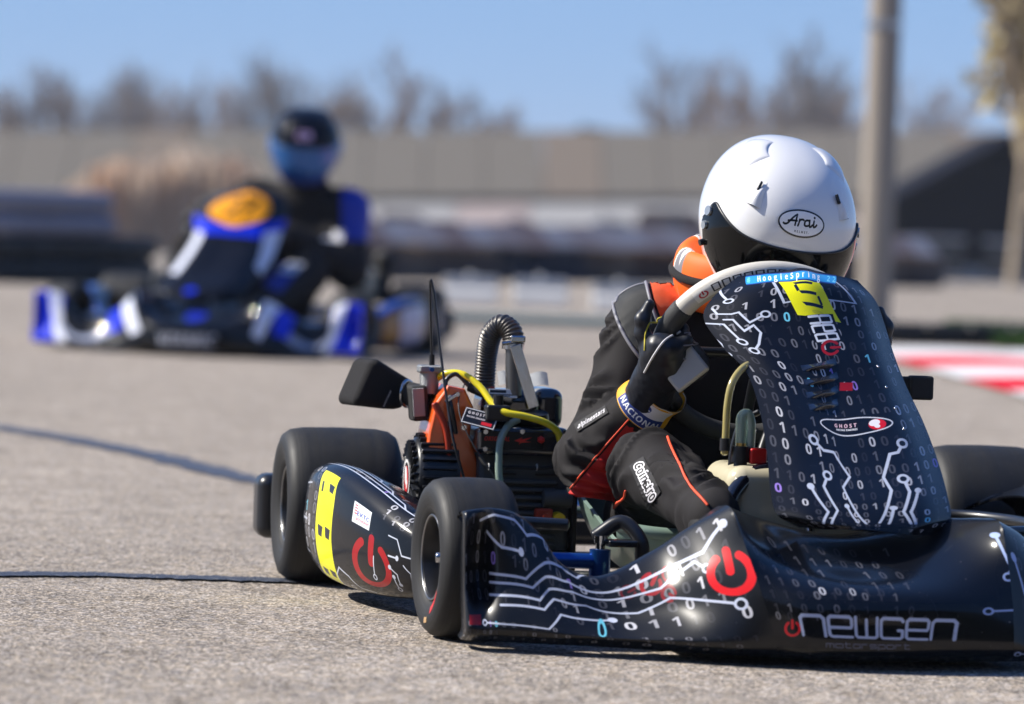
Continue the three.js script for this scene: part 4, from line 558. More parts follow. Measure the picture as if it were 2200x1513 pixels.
  put('throttle_cable', tubeGeo([[-0.475, 0.417, -0.29], [-0.479, 0.474, -0.288], [-0.483, 0.54, -0.286], [-0.483, 0.555, -0.284], [-0.478, 0.536, -0.28], [-0.468, 0.443, -0.255], [-0.457, 0.339, -0.215], [-0.448, 0.276, -0.19], [-0.426, 0.204, -0.18]], .0024, 140, 8), K.black, e); put('cable_ferrule', rod([-0.474, 0.393, -0.29], [-0.475, 0.424, -0.29], .0052, 12), K.black, e); put('cable_stop', rod([-0.45, 0.31, -0.228], [-0.447, 0.292, -0.224], .0058, 12), K.steel, e);
  put('kill_wire', tubeGeo([[-0.419, 0.377, -0.26], [-0.437, 0.348, -0.22], [-0.435, 0.316, -0.2], [-0.412, 0.269, -0.185], [-0.374, 0.215, -0.175]], .0012, 60, 6), K.grey, e);
  // exhaust: corrugated arch, clamp and brace
  const ar = [[-0.38, 0.371, -0.29], [-0.378, 0.437, -0.28], [-0.373, 0.466, -0.265], [-0.358, 0.481, -0.25], [-0.344, 0.468, -0.235], [-0.341, 0.444, -0.228], [-0.34, 0.399, -0.226], [-0.338, 0.359, -0.224]];
  put('exhaust_flex', tubeGeo(ar.slice(0, 6), .0185, 190, 18, false, (t) => 1 + 0.07 * Math.sin(t * 190 * 1.05)), mat([0.10, 0.095, 0.09], 0.38, { metalness: 0.75 }), e);
  put('exhaust_pipe', tubeGeo(ar.slice(5), .0145, 30, 18), mat([0.16, 0.16, 0.16], 0.4, { metalness: 0.9 }), e);
  put('exhaust_clamp', merged([at(new THREE.CylinderGeometry(.0195, .0195, .013, 28, 1, true), ...[-0.342, 0.446, -0.23]), rbox(.026, .012, .018, .003).translate(...[-0.338, 0.458, -0.21]), rod([-0.364, 0.449, -0.212], [-0.328, 0.456, -0.205], .0035, 8)]), K.steel, e);
  { const a = V([-0.343, 0.447, -0.208]), b = V([-0.306, 0.339, -0.2]), d = b.clone().sub(a), g = rbox(.020, d.length(), .004, .001); g.rotateZ(Math.atan2(-d.x, d.y)); const m = a.clone().lerp(b, .5); put('exhaust_brace', g.translate(m.x, m.y, m.z), K.steel, e); }
  put('brace_washer', at(new THREE.CylinderGeometry(.024, .026, .01, 24), -.305, .326, -.20, .2), K.black, e);
  put('drain_plug', merged([boxAt(-.302, -.272, .142, .165, -.19, -.165, .004), at(new THREE.CylinderGeometry(.008, .008, .02, 12), -.285, .15, -.16, Math.PI / 2)]), K.orangeDark, e); put('oil_cap', at(new THREE.CylinderGeometry(.011, .012, .026, 14), -.262, .148, -.17, Math.PI / 2), K.yellow, e);
  put('starter_motor', at(new THREE.CylinderGeometry(.016, .016, .05, 20), -.262, .182, -.185, 0, 0, Math.PI / 2), K.grey, e);
  put('ring_terminal', at(new THREE.TorusGeometry(.0065, .002, 8, 20), -.365, .243, -.197, 0, .3, 0), K.chrome, e);
  // fasteners, ties and loom
  for (const [x, y] of [[-.395, .266], [-.395, .296], [-.262, .266], [-.262, .296], [-.33, .298]]) put('cover_bolt', at(new THREE.CylinderGeometry(.0045, .0045, .005, 6), x, y, -.1765, Math.PI / 2), K.steel, e);
  for (const [x, y] of [[-.452, .352], [-.425, .30], [-.46, .22], [-.415, .19]]) put('shroud_bolt', at(new THREE.CylinderGeometry(.005, .005, .006, 6), x, y, -.226, Math.PI / 2), K.chrome, e);
  put('plug_boot', merged([rod([-.415, .372, -.24], [-.37, .352, -.215], .0095, 14), rod([-.37, .352, -.215], [-.345, .348, -.205], .007, 12)]), K.matte, e);
  put('plug_lead', tubeGeo([[-.415, .372, -.24], [-.438, .392, -.25], [-.455, .38, -.25], [-.45, .34, -.222], [-.44, .29, -.218]], .0042, 50, 8), K.black, e);
  put('wiring_loom', tubeGeo([[-.40, .25, -.2], [-.385, .235, -.188], [-.34, .235, -.186], [-.27, .238, -.19], [-.24, .26, -.2]], .0036, 50, 8), K.matte, e);
  for (const p of [[-.385, .235, -.188], [-.30, .236, -.188]]) put('cable_tie', at(new THREE.TorusGeometry(.0052, .0012, 6, 16), ...p, 0, Math.PI / 2, 0), SUIT0.white, e);
  put('carb_bowl', merged([at(new THREE.CylinderGeometry(.017, .014, .03, 20), -.462, .325, -.245), at(new THREE.SphereGeometry(.013, 14, 10), -.462, .31, -.245)]), K.cast, e);
  put('throttle_lever', merged([rbox(.03, .006, .003, .001).rotateZ(.6).translate(-.448, .352, -.222), at(new THREE.CylinderGeometry(.004, .004, .01, 10), -.44, .358, -.22, Math.PI / 2)]), K.steel, e);
  put('heat_shield', sheet((u, v) => V(lerp(-.352, -.262, u), lerp(.372, .395, v) + .004 * Math.sin(u * 9), -.30 - v * .02), 16, 6), K.cast, e);
  put('label_sticker', rbox(.05, .016, .0015, .0005).rotateX(-.3).translate(-.36, .362, -.212), decalMat(canvas(128, 40, (c) => { c.fillStyle = '#d8d8d8'; c.fillRect(0, 0, 128, 40); c.fillStyle = '#151515'; c.fillRect(4, 6, 74, 12); c.fillRect(4, 24, 110, 5); c.fillRect(4, 32, 90, 3); }), 0.5), e);
  put('engine_mount', boxAt(-.43, -.23, .066, .088, -.35, -.15, .004), K.cast, e); put('chain_guard', boxAt(-.232, -.222, .05, .20, -.56, -.2, .004), K.black, e);
}

// ---------- figures: signed distance of tapered capsules, joined smoothly, meshed with marching cubes ----------
const smin = (a, b, k) => { const h = Math.max(k - Math.abs(a - b), 0) / k; return Math.min(a, b) - h * h * k * 0.25; };
function capsule(p, q, ra, rb) { // bone with two radii
  const [ax, ay, az] = p, dx = q[0] - ax, dy = q[1] - ay, dz = q[2] - az, L2 = dx * dx + dy * dy + dz * dz || 1e-9;
  return (x, y, z) => { const t = clamp(((x - ax) * dx + (y - ay) * dy + (z - az) * dz) / L2, 0, 1), ex = x - ax - dx * t, ey = y - ay - dy * t, ez = z - az - dz * t; return Math.sqrt(ex * ex + ey * ey + ez * ez) - (ra + (rb - ra) * t); };
}
const blend = (list, k) => (x, y, z) => { let d = 1; for (const f of list) d = smin(d, f(x, y, z), k); return d; };
const gradOf = (f, p, e = 0.0015) => V(f(p.x + e, p.y, p.z) - f(p.x - e, p.y, p.z), f(p.x, p.y + e, p.z) - f(p.x, p.y - e, p.z), f(p.x, p.y, p.z + e) - f(p.x, p.y, p.z - e));
function snap(f, p, off = 0, n = 7) { for (let i = 0; i < n; i++) { const g = gradOf(f, p), l = g.length() || 1; p.addScaledVector(g, -(f(p.x, p.y, p.z) - off) / (l * l) * 0.003 * 0.9); } return p; }
function isoMesh(f, c, half, res, uvScale = 6) {
  const mc = new MarchingCubes(res, K.black, false, false, 400000), fld = mc.field, h = res / 2; let q = 0;
  for (let k = 0; k < res; k++) for (let j = 0; j < res; j++) for (let i = 0; i < res; i++) fld[q++] = -f(c[0] + (i - h) / h * half, c[1] + (j - h) / h * half, c[2] + (k - h) / h * half);
  mc.isolation = 0; mc.update();
  const n = mc.count, pos = new Float32Array(n * 3); for (let i = 0; i < n; i++) for (let a = 0; a < 3; a++) pos[i * 3 + a] = c[a] + mc.positionArray[i * 3 + a] * half;
  let g = new THREE.BufferGeometry(); g.setAttribute('position', new THREE.BufferAttribute(pos, 3)); g = mergeVertices(g, half / res * 0.02);
  const p = g.attributes.position, nor = new Float32Array(p.count * 3), uv = new Float32Array(p.count * 2);
  for (let i = 0; i < p.count; i++) { const v = snap(f, V(p.getX(i), p.getY(i), p.getZ(i)), 0, 3); p.setXYZ(i, v.x, v.y, v.z); const gr = gradOf(f, v, 0.003).normalize(); nor.set([gr.x, gr.y, gr.z], i * 3); uv.set([(v.x + v.z) * uvScale / 28, (v.y + 0.4 * v.z) * uvScale / 28], i * 2); }
  g.setAttribute('normal', new THREE.BufferAttribute(nor, 3)); g.setAttribute('uv', new THREE.BufferAttribute(uv, 2)); return g;
}
// splits a mesh along g = 0; triangles with g > 0 that also pass keep(centre) go into the first part
function cutGeo(geo, g, keep) {
  const P = geo.attributes.position, Nn = geo.attributes.normal, U = geo.attributes.uv, vert = (i) => ({ p: V(P.getX(i), P.getY(i), P.getZ(i)), n: V(Nn.getX(i), Nn.getY(i), Nn.getZ(i)), u: [U.getX(i), U.getY(i)] });
  const mixv = (a, b, t) => ({ p: a.p.clone().lerp(b.p, t), n: a.n.clone().lerp(b.n, t).normalize(), u: [lerp(a.u[0], b.u[0], t), lerp(a.u[1], b.u[1], t)] }), out = [[], []], ix = geo.index.array;
  for (let k = 0; k < ix.length; k += 3) {
    const tri = [vert(ix[k]), vert(ix[k + 1]), vert(ix[k + 2])], c = tri[0].p.clone().add(tri[1].p).add(tri[2].p).divideScalar(3);
    if (!keep(c)) { out[1].push(...tri); continue; }
    const s = tri.map((v) => g(v.p)); for (const side of [0, 1]) { const poly = []; for (let i = 0; i < 3; i++) { const a = tri[i], b = tri[(i + 1) % 3], sa = side ? -s[i] : s[i], sb = side ? -s[(i + 1) % 3] : s[(i + 1) % 3]; if (sa >= 0) poly.push(a); if (sa >= 0 !== sb >= 0) poly.push(mixv(a, b, sa / (sa - sb))); } for (let i = 2; i < poly.length; i++) out[side].push(poly[0], poly[i - 1], poly[i]); }
  }
  return out.map((l) => { const q = new THREE.BufferGeometry(); q.setAttribute('position', new THREE.Float32BufferAttribute(l.flatMap((v) => v.p.toArray()), 3)); q.setAttribute('normal', new THREE.Float32BufferAttribute(l.flatMap((v) => v.n.toArray()), 3)); q.setAttribute('uv', new THREE.Float32BufferAttribute(l.flatMap((v) => v.u), 2)); return mergeVertices(q, 1e-6); });
}
// cloth patch laid on a body surface: rows of points, snapped to the surface and lifted a little
// brings a point onto the surface along a fixed direction, as a heat-press would
const PRESS = V(-.22, .10, .97).normalize();
function press(f, p, off, dir = PRESS) { const q = p.clone().addScaledVector(dir, .22); for (let i = 0; i < 60; i++) { const d = f(q.x, q.y, q.z) - off; if (d < .0003) return q; q.addScaledVector(dir, -Math.max(d * .6, .0003)); if (q.distanceTo(p) > .4) break; } return snap(f, p.clone(), off); }
function patchGeo(f, net, nu, nv, off) { const s = netSurf(net); return sheet((u, v) => press(f, s(u, v), off), nu, nv); }
function seamGeo(f, pts, r, off, seg = 60) { const cu = new THREE.CatmullRomCurve3(pts.map((p) => V(p))), l = []; for (let i = 0; i <= seg; i++) l.push(press(f, cu.getPoint(i / seg), off).toArray()); return tubeGeo(l, r, seg * 2, 6); }

function suitField(J, folds = 0.0175, bulk = 0, calm = []) { // calm: places where stiff print keeps the cloth flat
  const b = (a, c, r, s) => capsule(J[a], J[c], r, s), list = [
    b('pelvis', 'belly', .125, .122), b('belly', 'chest', .122, .125), b('chest', 'neck', .118, .062), b('shoulderR', 'shoulderL', .066, .066), b('chestR', 'chestL', .10, .10), b('hipR', 'hipL', .10, .10),
    b('shoulderR', 'elbowR', .068, .056), b('elbowR', 'wristR', .056, .040), b('shoulderL', 'elbowL', .068, .056), b('elbowL', 'wristL', .056, .040),
    b('hipR', 'kneeR', .080, .060), b('kneeR', 'ankleR', .060, .048), b('hipL', 'kneeL', .080, .060), b('kneeL', 'ankleL', .060, .048)];
  const raw = blend(list, 0.035), body = (x, y, z) => raw(x, y, z) - bulk;
  const limbs = [['shoulderR', 'elbowR', 1], ['elbowR', 'wristR', 0], ['shoulderL', 'elbowL', 1], ['elbowL', 'wristL', 0], ['hipR', 'kneeR', 1], ['kneeR', 'ankleR', 0], ['hipL', 'kneeL', 1], ['kneeL', 'ankleL', 0]].map(([p, q, jointEnd]) => { const A = V(J[p]), B = V(J[q]), D = B.clone().sub(A), L = D.length(); D.normalize(); const e1 = V(0.3, 1, 0.5).cross(D).normalize(), e2 = D.clone().cross(e1); return { A, D, L, e1, e2, jointEnd, f: capsule(J[p], J[q], .06, .05) }; });
  return (x, y, z) => {
    const d = body(x, y, z); if (d > 0.05 || d < -0.05) return d;
    let best = null, bd = 0.03; for (const l of limbs) { const q = l.f(x, y, z); if (q < bd) { bd = q; best = l; } }
    const w = N(x * 7, y * 7, z * 7), soft = (0.5 - Math.abs(N(x * 13 + w, y * 9, z * 12))) * 0.5;
    let fold = soft;
    if (best) {
      const { A, D, L, e1, e2, jointEnd } = best, rx = x - A.x, ry = y - A.y, rz = z - A.z, s = rx * D.x + ry * D.y + rz * D.z, t = s / L, ang = Math.atan2(rx * e2.x + ry * e2.y + rz * e2.z, rx * e1.x + ry * e1.y + rz * e1.z);
      const j = jointEnd ? t : 1 - t, near = 0.5 + 0.75 * sstep(j, 0.3, 1.0), end = sstep(1 - Math.abs(t - .5) * 2, -0.1, 0.35);
      const ph = s / 0.05 + 0.75 * Math.sin(ang + L * 30) + 2.6 * N(x * 8, y * 8, z * 8 + 4), ridge = Math.pow(0.5 + 0.5 * Math.cos(ph * Math.PI * 2), 1.4), gate = sstep(N(x * 9 + 7, y * 9, z * 9) + 0.35 * Math.sin(2 * ang + t * 5), -0.25, 0.45);
      fold = lerp(soft, ridge * gate * near * 1.25 * lerp(0.5, 1, end) + soft * 0.6, sstep(0.03 - bd, 0, 0.02));
    }
    for (const [p, r] of calm) fold = lerp(0.3, fold, 0.2 + 0.8 * sstep(Math.hypot(x - p[0], y - p[1], z - p[2]), r * 0.75, r * 1.35));
    return d - folds * fold + folds * 0.3;
  };
}
// glove closed round a rim: T along the rim, O away from the wheel centre, F towards the front
function gloveField(grip, T, O, F, wrist, rim = 0.0195, extra = []) {
  const at3 = (t, o, f) => grip.clone().addScaledVector(T, t).addScaledVector(O, o).addScaledVector(F, f).toArray(), L = [];
  const arcP = (t, ang, rad) => at3(t, Math.cos(ang * RAD) * rad, Math.sin(ang * RAD) * rad);
  const fing = [[.031, .0098, 0], [.0105, .0102, 6], [-.0105, .0098, 2], [-.030, .0088, -8]], out = [];
  for (const [t, r, lag] of fing) { const a = [arcP(t * .97, 100, .053), arcP(t, 138 + lag * .3, .052), arcP(t * 1.02, 178 + lag, rim + r + .008), arcP(t * 1.02, 220 + lag, rim + r + .002), arcP(t, 254 + lag, rim + r)]; out.push(blend([capsule(a[0], a[1], r * 1.18, r * 1.12), capsule(a[1], a[2], r * 1.12, r), capsule(a[2], a[3], r, r * .92), capsule(a[3], a[4], r * .92, r * .8)], .006)); }
  const palm = blend([capsule(at3(.027, .004, .040), at3(-.029, .002, .040), .018, .017), capsule(at3(.029, -.010, .049), at3(-.031, -.012, .049), .0150, .0150), capsule(at3(-.006, .004, .036), wrist, .028, .038), capsule(at3(.024, .010, .036), wrist, .020, .03), capsule(at3(-.028, .008, .036), wrist, .020, .03), ...extra], .026);
  const th = [at3(.006, .022, .018), at3(.034, .030, .004), at3(.056, .028, -.008), at3(.074, .012, -.022)], thumb = blend([capsule(th[0], th[1], .0145, .0125), capsule(th[1], th[2], .0125, .0112), capsule(th[2], th[3], .0112, .009)], .008);
  return (x, y, z) => { let d = palm(x, y, z); d = smin(d, thumb(x, y, z), .012); let e = 1; for (const f of out) e = smin(e, f(x, y, z), .0022); d = smin(d, e, .010); return d - 0.0011 * N(x * 90, y * 70, z * 80) - 0.0012 * N(x * 40, y * 45, z * 38); };
}
// ---------- helmets ----------
function helmetR(d) { // distance from the centre to the shell along a direction, helmet axes x side, y up, z front
  const low = sstep(-d.y, 0.0, 0.75), fr = Math.max(0, d.z), a = 0.1315 - 0.010 * low, b = d.y > 0 ? 0.143 : 0.158, c = d.z > 0 ? 0.158 + 0.030 * low * fr : 0.172 - 0.03 * low, p = 2.25;
  return Math.pow(Math.pow(Math.abs(d.x) / a, p) + Math.pow(Math.abs(d.y) / b, p) + Math.pow(Math.abs(d.z) / c, p), -1 / p);
}
const hDir = (az, el) => V(Math.sin(az * RAD) * Math.cos(el * RAD), Math.sin(el * RAD), Math.cos(az * RAD) * Math.cos(el * RAD));
const hPt = (az, el, off = 0) => { const d = hDir(az, el), p = d.clone().multiplyScalar(helmetR(d)), e = 0.02, n = hDir(az, el); return p.addScaledVector(n, off); };
function helmet(parent, o) {
  const h = group('helmet', parent);
  put('helmet_shell', sheet((u, v) => { const az = u * 360 - 180, el = lerp(90, -58, v), p = hPt(az, el); if (v > 0.93) { const k = (v - 0.93) / 0.07; p.multiplyScalar(1 - 0.10 * k * k); } return p; }, 96, 72, true), o.shell, h);
  put('lining', sheet((u, v) => hPt(u * 360 - 180, -56 - v * 33).multiplyScalar(0.93 - 0.1 * v), 48, 6, true), K.matte, h);
  const up = (az) => lerp(o.brow ?? 10, 20, sstep(Math.abs(az), 30, 84)) , lo = (az) => lerp(-27, -15, sstep(Math.abs(az), 20, 95));
  const E = o.wrap ?? 84, top = (az) => { const k = sstep(Math.abs(az), E - 15, E); return lerp(up(az), 1, k * k); }, bot = (az) => { const k = sstep(Math.abs(az), E - 19, E); return lerp(lo(az), -2, k * k); };
  const vs = put('visor', shell((u, v) => { const az = lerp(-E, E, u); return hPt(az, lerp(top(az), bot(az), v), 0.0035); }, 80, 16, 0.0025), o.visor, h);
  const edge = (f, off) => Array.from({ length: 61 }, (_, i) => { const az = lerp(-E, E, i / 60); return hPt(az, f(az), off).toArray(); });
  put('visor_gasket', tubeGeo(edge((a) => top(a) + 0.6, 0.002), 0.0022, 160, 8), K.black, h); put('visor_gasket', tubeGeo(edge((a) => bot(a) - 0.4, 0.0015), 0.0018, 160, 8), K.black, h);
  for (const s of [-1, 1]) {
    const disc = (az, el, r, m, nm, t = 0.006) => { const c = hPt(az * s, el, 0.002), n = hDir(az * s, el); const g = new THREE.CylinderGeometry(r, r * 1.12, t, 20); g.applyQuaternion(new THREE.Quaternion().setFromUnitVectors(V(0, 1, 0), n)); return put(nm, g.translate(c.x + n.x * .003, c.y + n.y * .003, c.z + n.z * .003), m, h); };
    disc(76, 11, .0085, o.trim, 'visor_pivot'); disc(75, 0, .007, o.trim, 'visor_pivot'); disc(73, -13, .0055, K.black, 'visor_tab', .012);
    // brow vent: a raised fin with a slot
    const fin = sheet((u, v) => { const w = lerp(.7, 6.4, v), az = s * (o.ventAz ?? 39) + (u - .5) * 2 * w * 1.1, el = lerp(53, 33, v), lift = Math.pow(Math.cos((u - .5) * Math.PI), .8) * .0085 * sstep(v, 0, .75); return hPt(az, el, lift - .0004); }, 16, 18);
    const fv = put('brow_vent', fin, o.shell, h); put('vent_mouth', sheet((u, v) => { const az = s * (o.ventAz ?? 39) + (u - .5) * 8.5; return hPt(az, 33 - .2, Math.pow(Math.cos((u - .5) * Math.PI), .8) * .0082 * (1 - v) + .0006); }, 12, 4), K.matte, fv);
    put('vent_switch', (() => { const c = hPt(s * (o.ventAz ?? 39) - 3.2, 46, .004), g = rbox(.0042, .017, .006, .0015); g.lookAt?.(hDir(s * 33, 46)); return g.translate(c.x, c.y, c.z); })(), K.black, fv);
    // crown duct
    put('crown_duct', sheet((u, v) => { const az = s * lerp(74, 140, u), el = lerp(70, 50, v), k = Math.pow(Math.sin(u * Math.PI), .45) * Math.pow(Math.sin(v * Math.PI), .4); return hPt(az, el, .0065 * k - .0006); }, 24, 20), o.shell, h);
  }
  return h;
}
function logoOnHelmet(h, tex, az, el, w, hgt, m, name) { put(name, sheet((u, v) => hPt(az + (u - .5) * w, el - (v - .5) * hgt, .0009), 24, 12), m ?? decalMat(tex, 0.3, { cc: 1, ccr: 0.05 }), h); }

const SUIT = {
  black: mat([0.019, 0.0172, 0.0178], 0.8, { bumpMap: weave, bumpScale: 0.0002, specularIntensity: 0.4 }), red: mat([0.55, 0.012, 0.010], 0.75, { bumpMap: weave, bumpScale: 0.0005 }), orange: mat([0.85, 0.11, 0.02], 0.7, { bumpMap: weave, bumpScale: 0.0005 }), piping: mat([0.22, 0.22, 0.25], 0.5), grey: mat([0.16, 0.16, 0.18], 0.7), white: mat([0.68, 0.67, 0.68], 0.7), epaulet: mat([0.009, 0.0105, 0.012], 0.6, { bumpMap: weave, bumpScale: 0.0004 }), seam: mat([0.85, 0.09, 0.03], 0.6),
  glove: mat([0.010, 0.012, 0.018], 0.42, { bumpMap: speck, bumpScale: 0.0005 }), pad: mat([0.46, 0.46, 0.44], 0.35), shoe: mat([0.02, 0.02, 0.022], 0.6), collar: mat([0.86, 0.15, 0.01], 0.6, { bumpMap: weave, bumpScale: 0.0005 }),
};
{ // ---------- the front driver ----------
  const driver = thing('person', 'driver in black suit and white helmet hunched over the wheel of the front kart', 'person');
  driver.position.copy(kart.position); driver.rotation.copy(kart.rotation);
  const J = { pelvis: [.0, .175, -.20], belly: [.0, .27, -.205], chest: [.02, .40, -.17], neck: [.04, .53, -.10], chestR: [-.06, .42, -.16], chestL: [.10, .42, -.16], hipR: [-.085, .155, -.15], hipL: [.085, .155, -.15],
    shoulderR: [-0.123, 0.493, -0.12], elbowR: [-0.234, 0.263, -0.03], wristR: [-0.165, 0.364, 0.07], shoulderL: [.20, .48, -.12], elbowL: [.275, .275, -.03], wristL: [.222, .385, .07],
    kneeR: [-0.172, 0.256, 0.16], ankleR: [-0.148, 0.204, 0.54], kneeL: [.225, .26, .17], ankleL: [.165, .15, .54] };
  const f = suitField(J, 0.0175, 0, [[[-0.199, 0.237, 0.24], .075], [[-0.252, 0.335, 0.03], .05], [[-0.139, 0.499, -0.06], .06]]);
  const g0 = isoMesh(f, [0.03, .36, .1], .60, 160);
  // the sleeve's red underside is its own panel, cut out of the suit along a straight seam
  const sA = V([-0.182, 0.336, 0.04]), sB = V([-0.264, 0.206, -0.06]), sN = V(-.18, .06, .98).cross(sB.clone().sub(sA)).normalize(); if (sN.x < 0) sN.negate();
  const foreF = capsule(J.elbowR, J.wristR, .056, .04), upF = capsule(J.shoulderR, J.elbowR, .068, .05), legF = capsule(J.hipR, J.kneeR, .08, .06), E0 = V(J.elbowR), aR = V(J.wristR).sub(E0).normalize();
  const [redG, suitG] = cutGeo(g0, (p) => p.clone().sub(sA).dot(sN), (p) => foreF(p.x, p.y, p.z) < .03 && foreF(p.x, p.y, p.z) < upF(p.x, p.y, p.z) + .012 && legF(p.x, p.y, p.z) > .0 && p.clone().sub(E0).dot(aR) < .125);
  const body = put('suit', suitG, SUIT.black, driver); put('sleeve_panel', redG, SUIT.red, body);
  for (const s of ['R', 'L']) { const a = V(J['ankle' + s]), k = s === 'R' ? -1 : 1; const sf = blend([capsule(J['ankle' + s], [a.x + .0 * k, a.y - .055, a.z + .025], .043, .04), capsule([a.x, a.y - .06, a.z + .0], [a.x + .01 * k, a.y - .035, a.z + .13], .036, .028)], .02); put('shoe', isoMesh(sf, [a.x, a.y - .03, a.z + .05], .14, 36), SUIT.shoe, driver); }
  // helmet
  const hm = helmet(driver, { shell: mat([0.80, 0.80, 0.80], 0.3, { cc: 1, ccr: 0.03 }), visor: mat([0.004, 0.004, 0.004], 0.08, { cc: 0.15, ccr: 0.02, specularIntensity: 0.4 }), trim: mat([0.42, 0.46, 0.5], 0.3, { metalness: 0.6 }), brow: 13 });
  hm.position.set(...[0.067, 0.673, 0]); hm.rotation.order = 'YXZ'; hm.rotation.set(29 * RAD, -1.5 * RAD, -7 * RAD);
  const at2 = canvas(512, 256, (c) => { c.fillStyle = '#f0f0f0'; c.fillRect(0, 0, 512, 256); c.fillStyle = '#fafafa'; c.strokeStyle = '#0a0a0a'; c.lineWidth = 15; c.beginPath(); c.ellipse(256, 128, 238, 112, 0, 0, 7); c.fill(); c.stroke(); c.fillStyle = '#0a0a0a'; c.strokeStyle = '#0a0a0a'; c.lineCap = c.lineJoin = 'round'; c.lineWidth = 17; const st = (p) => { c.beginPath(); p.forEach((q, i) => (i ? c.quadraticCurveTo(...q) : c.moveTo(...q))); c.stroke(); };
    st([[70, 150], [100, 168, 130, 120], [165, 72, 196, 58]]); st([[196, 58], [190, 110, 186, 150]]); st([[112, 122], [150, 112, 200, 112]]); st([[228, 96], [224, 130, 216, 150]]); st([[226, 108], [250, 86, 272, 98]]); st([[330, 98], [284, 88, 282, 126], [284, 156, 326, 138]]); st([[336, 94], [330, 130, 338, 148], [352, 152, 366, 132]]); st([[384, 98], [376, 130, 380, 148], [396, 152, 412, 130]]); c.beginPath(); c.arc(390, 70, 11, 0, 7); c.fill();
    c.font = 'bold 26px sans-serif'; c.textAlign = 'center'; c.fillText('H E L M E T .', 262, 208); });
  logoOnHelmet(hm, null, 0, 31, 36, 18.5, mat([1, 1, 1], 0.3, { map: at2, cc: 1, ccr: 0.03, alphaMap: canvas(512, 256, (c) => { c.fillStyle = '#000'; c.fillRect(0, 0, 512, 256); c.fillStyle = '#fff'; c.beginPath(); c.ellipse(256, 128, 247, 121, 0, 0, 7); c.fill(); }), alphaTest: 0.5 }), 'brand_oval');
  // neck collar: thick padded ring
  { const c = V([0.029, 0.59, -0.07]), ax = V(-.12, .95, .22).normalize(), e1 = V(1, .1, 0).cross(ax).normalize(), e2 = ax.clone().cross(e1).normalize();
    const ct = canvas(1024, 128, (k) => { k.fillStyle = '#f2680c'; k.fillRect(0, 0, 1024, 128); k.fillStyle = '#77767c'; for (let i = 0; i < 6; i++) { const x = i * 170; k.beginPath(); k.moveTo(x + 70, 0); k.lineTo(x + 130, 0); k.lineTo(x + 100, 128); k.fill(); } k.strokeStyle = '#f0e8e0'; k.lineWidth = 8; for (let i = 0; i < 6; i++) { const x = i * 170; k.beginPath(); k.moveTo(x + 66, 0); k.lineTo(x + 90, 46); k.lineTo(x + 108, 18); k.lineTo(x + 136, 60); k.stroke(); } });
    const ring = (u, v, rr0) => { const a = u * Math.PI * 2, b = v * Math.PI * 2, R = .098 + Math.cos(b) * .024 * rr0, z = Math.sin(b) * .052 * rr0; return c.clone().addScaledVector(e1, Math.cos(a) * R * 1.08).addScaledVector(e2, Math.sin(a) * R).addScaledVector(ax, z); };
    put('neck_collar', sheet((u, v) => ring(u, v, 1), 80, 24, true), mat([1, 1, 1], 0.65, { map: ct }), driver);
    for (const b of [.45, .03]) put('collar_trim', tubeGeo(Array.from({ length: 40 }, (_, i) => ring(i / 40, b, 1.02).toArray()), .0075, 160, 8, true), K.cloth, driver); }
  // suit panels and piping (right-hand side, and their mirror on the left)
  const panel = (name, net, nu, nv, off, m) => put(name, patchGeo(f, net, nu, nv, off), m, body);
  panel('shoulder_flash', [[[-0.13, 0.573, -0.1], [-0.109, 0.581, -0.09], [-0.089, 0.586, -0.08]], [[-0.13, 0.541, -0.06], [-0.11, 0.546, -0.05], [-0.085, 0.542, -0.05]], [[-0.12, 0.509, -0.05], [-0.102, 0.51, -0.05], [-0.073, 0.503, -0.05]]], 14, 18, .0022, SUIT.orange);
  panel('epaulet', [[[-0.191, 0.547, -0.12], [-0.166, 0.561, -0.1], [-0.139, 0.569, -0.09]], [[-0.188, 0.506, -0.08], [-0.162, 0.52, -0.06], [-0.136, 0.533, -0.05]], [[-0.171, 0.467, -0.06], [-0.146, 0.48, -0.05], [-0.118, 0.493, -0.05]], [[-0.145, 0.436, -0.05], [-0.123, 0.445, -0.05], [-0.1, 0.458, -0.05]]], 20, 26, .0028, SUIT.epaulet);
  for (const l of [[[-0.193, 0.552, -0.12], [-0.192, 0.514, -0.09], [-0.177, 0.473, -0.07], [-0.155, 0.44, -0.06], [-0.134, 0.42, -0.06]], [[-0.138, 0.572, -0.1], [-0.136, 0.536, -0.06], [-0.125, 0.501, -0.05], [-0.104, 0.466, -0.05]]]) put('piping', seamGeo(f, l, .0032, .003), SUIT.piping, body);
  put('piping', seamGeo(f, [[-0.193, 0.552, -0.12], [-0.174, 0.564, -0.11], [-0.136, 0.571, -0.1]], .0026, .003, 30), SUIT.piping, body);
  { const kt = canvas(256, 128, (c) => { c.fillStyle = '#15181a'; c.fillRect(0, 0, 256, 128); c.fillStyle = '#8d8f84'; c.font = 'italic bold 118px sans-serif'; c.fillText('K1', 44, 106); }); put('shoulder_print', patchGeo(f, [[[-0.164, 0.499, -0.06], [-0.127, 0.52, -0.05]], [[-0.155, 0.477, -0.06], [-0.118, 0.498, -0.05]]], 10, 8, .0042), decalMat(kt, 0.5), body); }
  put('sleeve_seam', seamGeo(f, [[-0.191, 0.334, 0.06], [-0.219, 0.292, 0.03], [-0.25, 0.244, 0], [-0.272, 0.21, -0.02]], .0016, .0024), SUIT.seam, body);
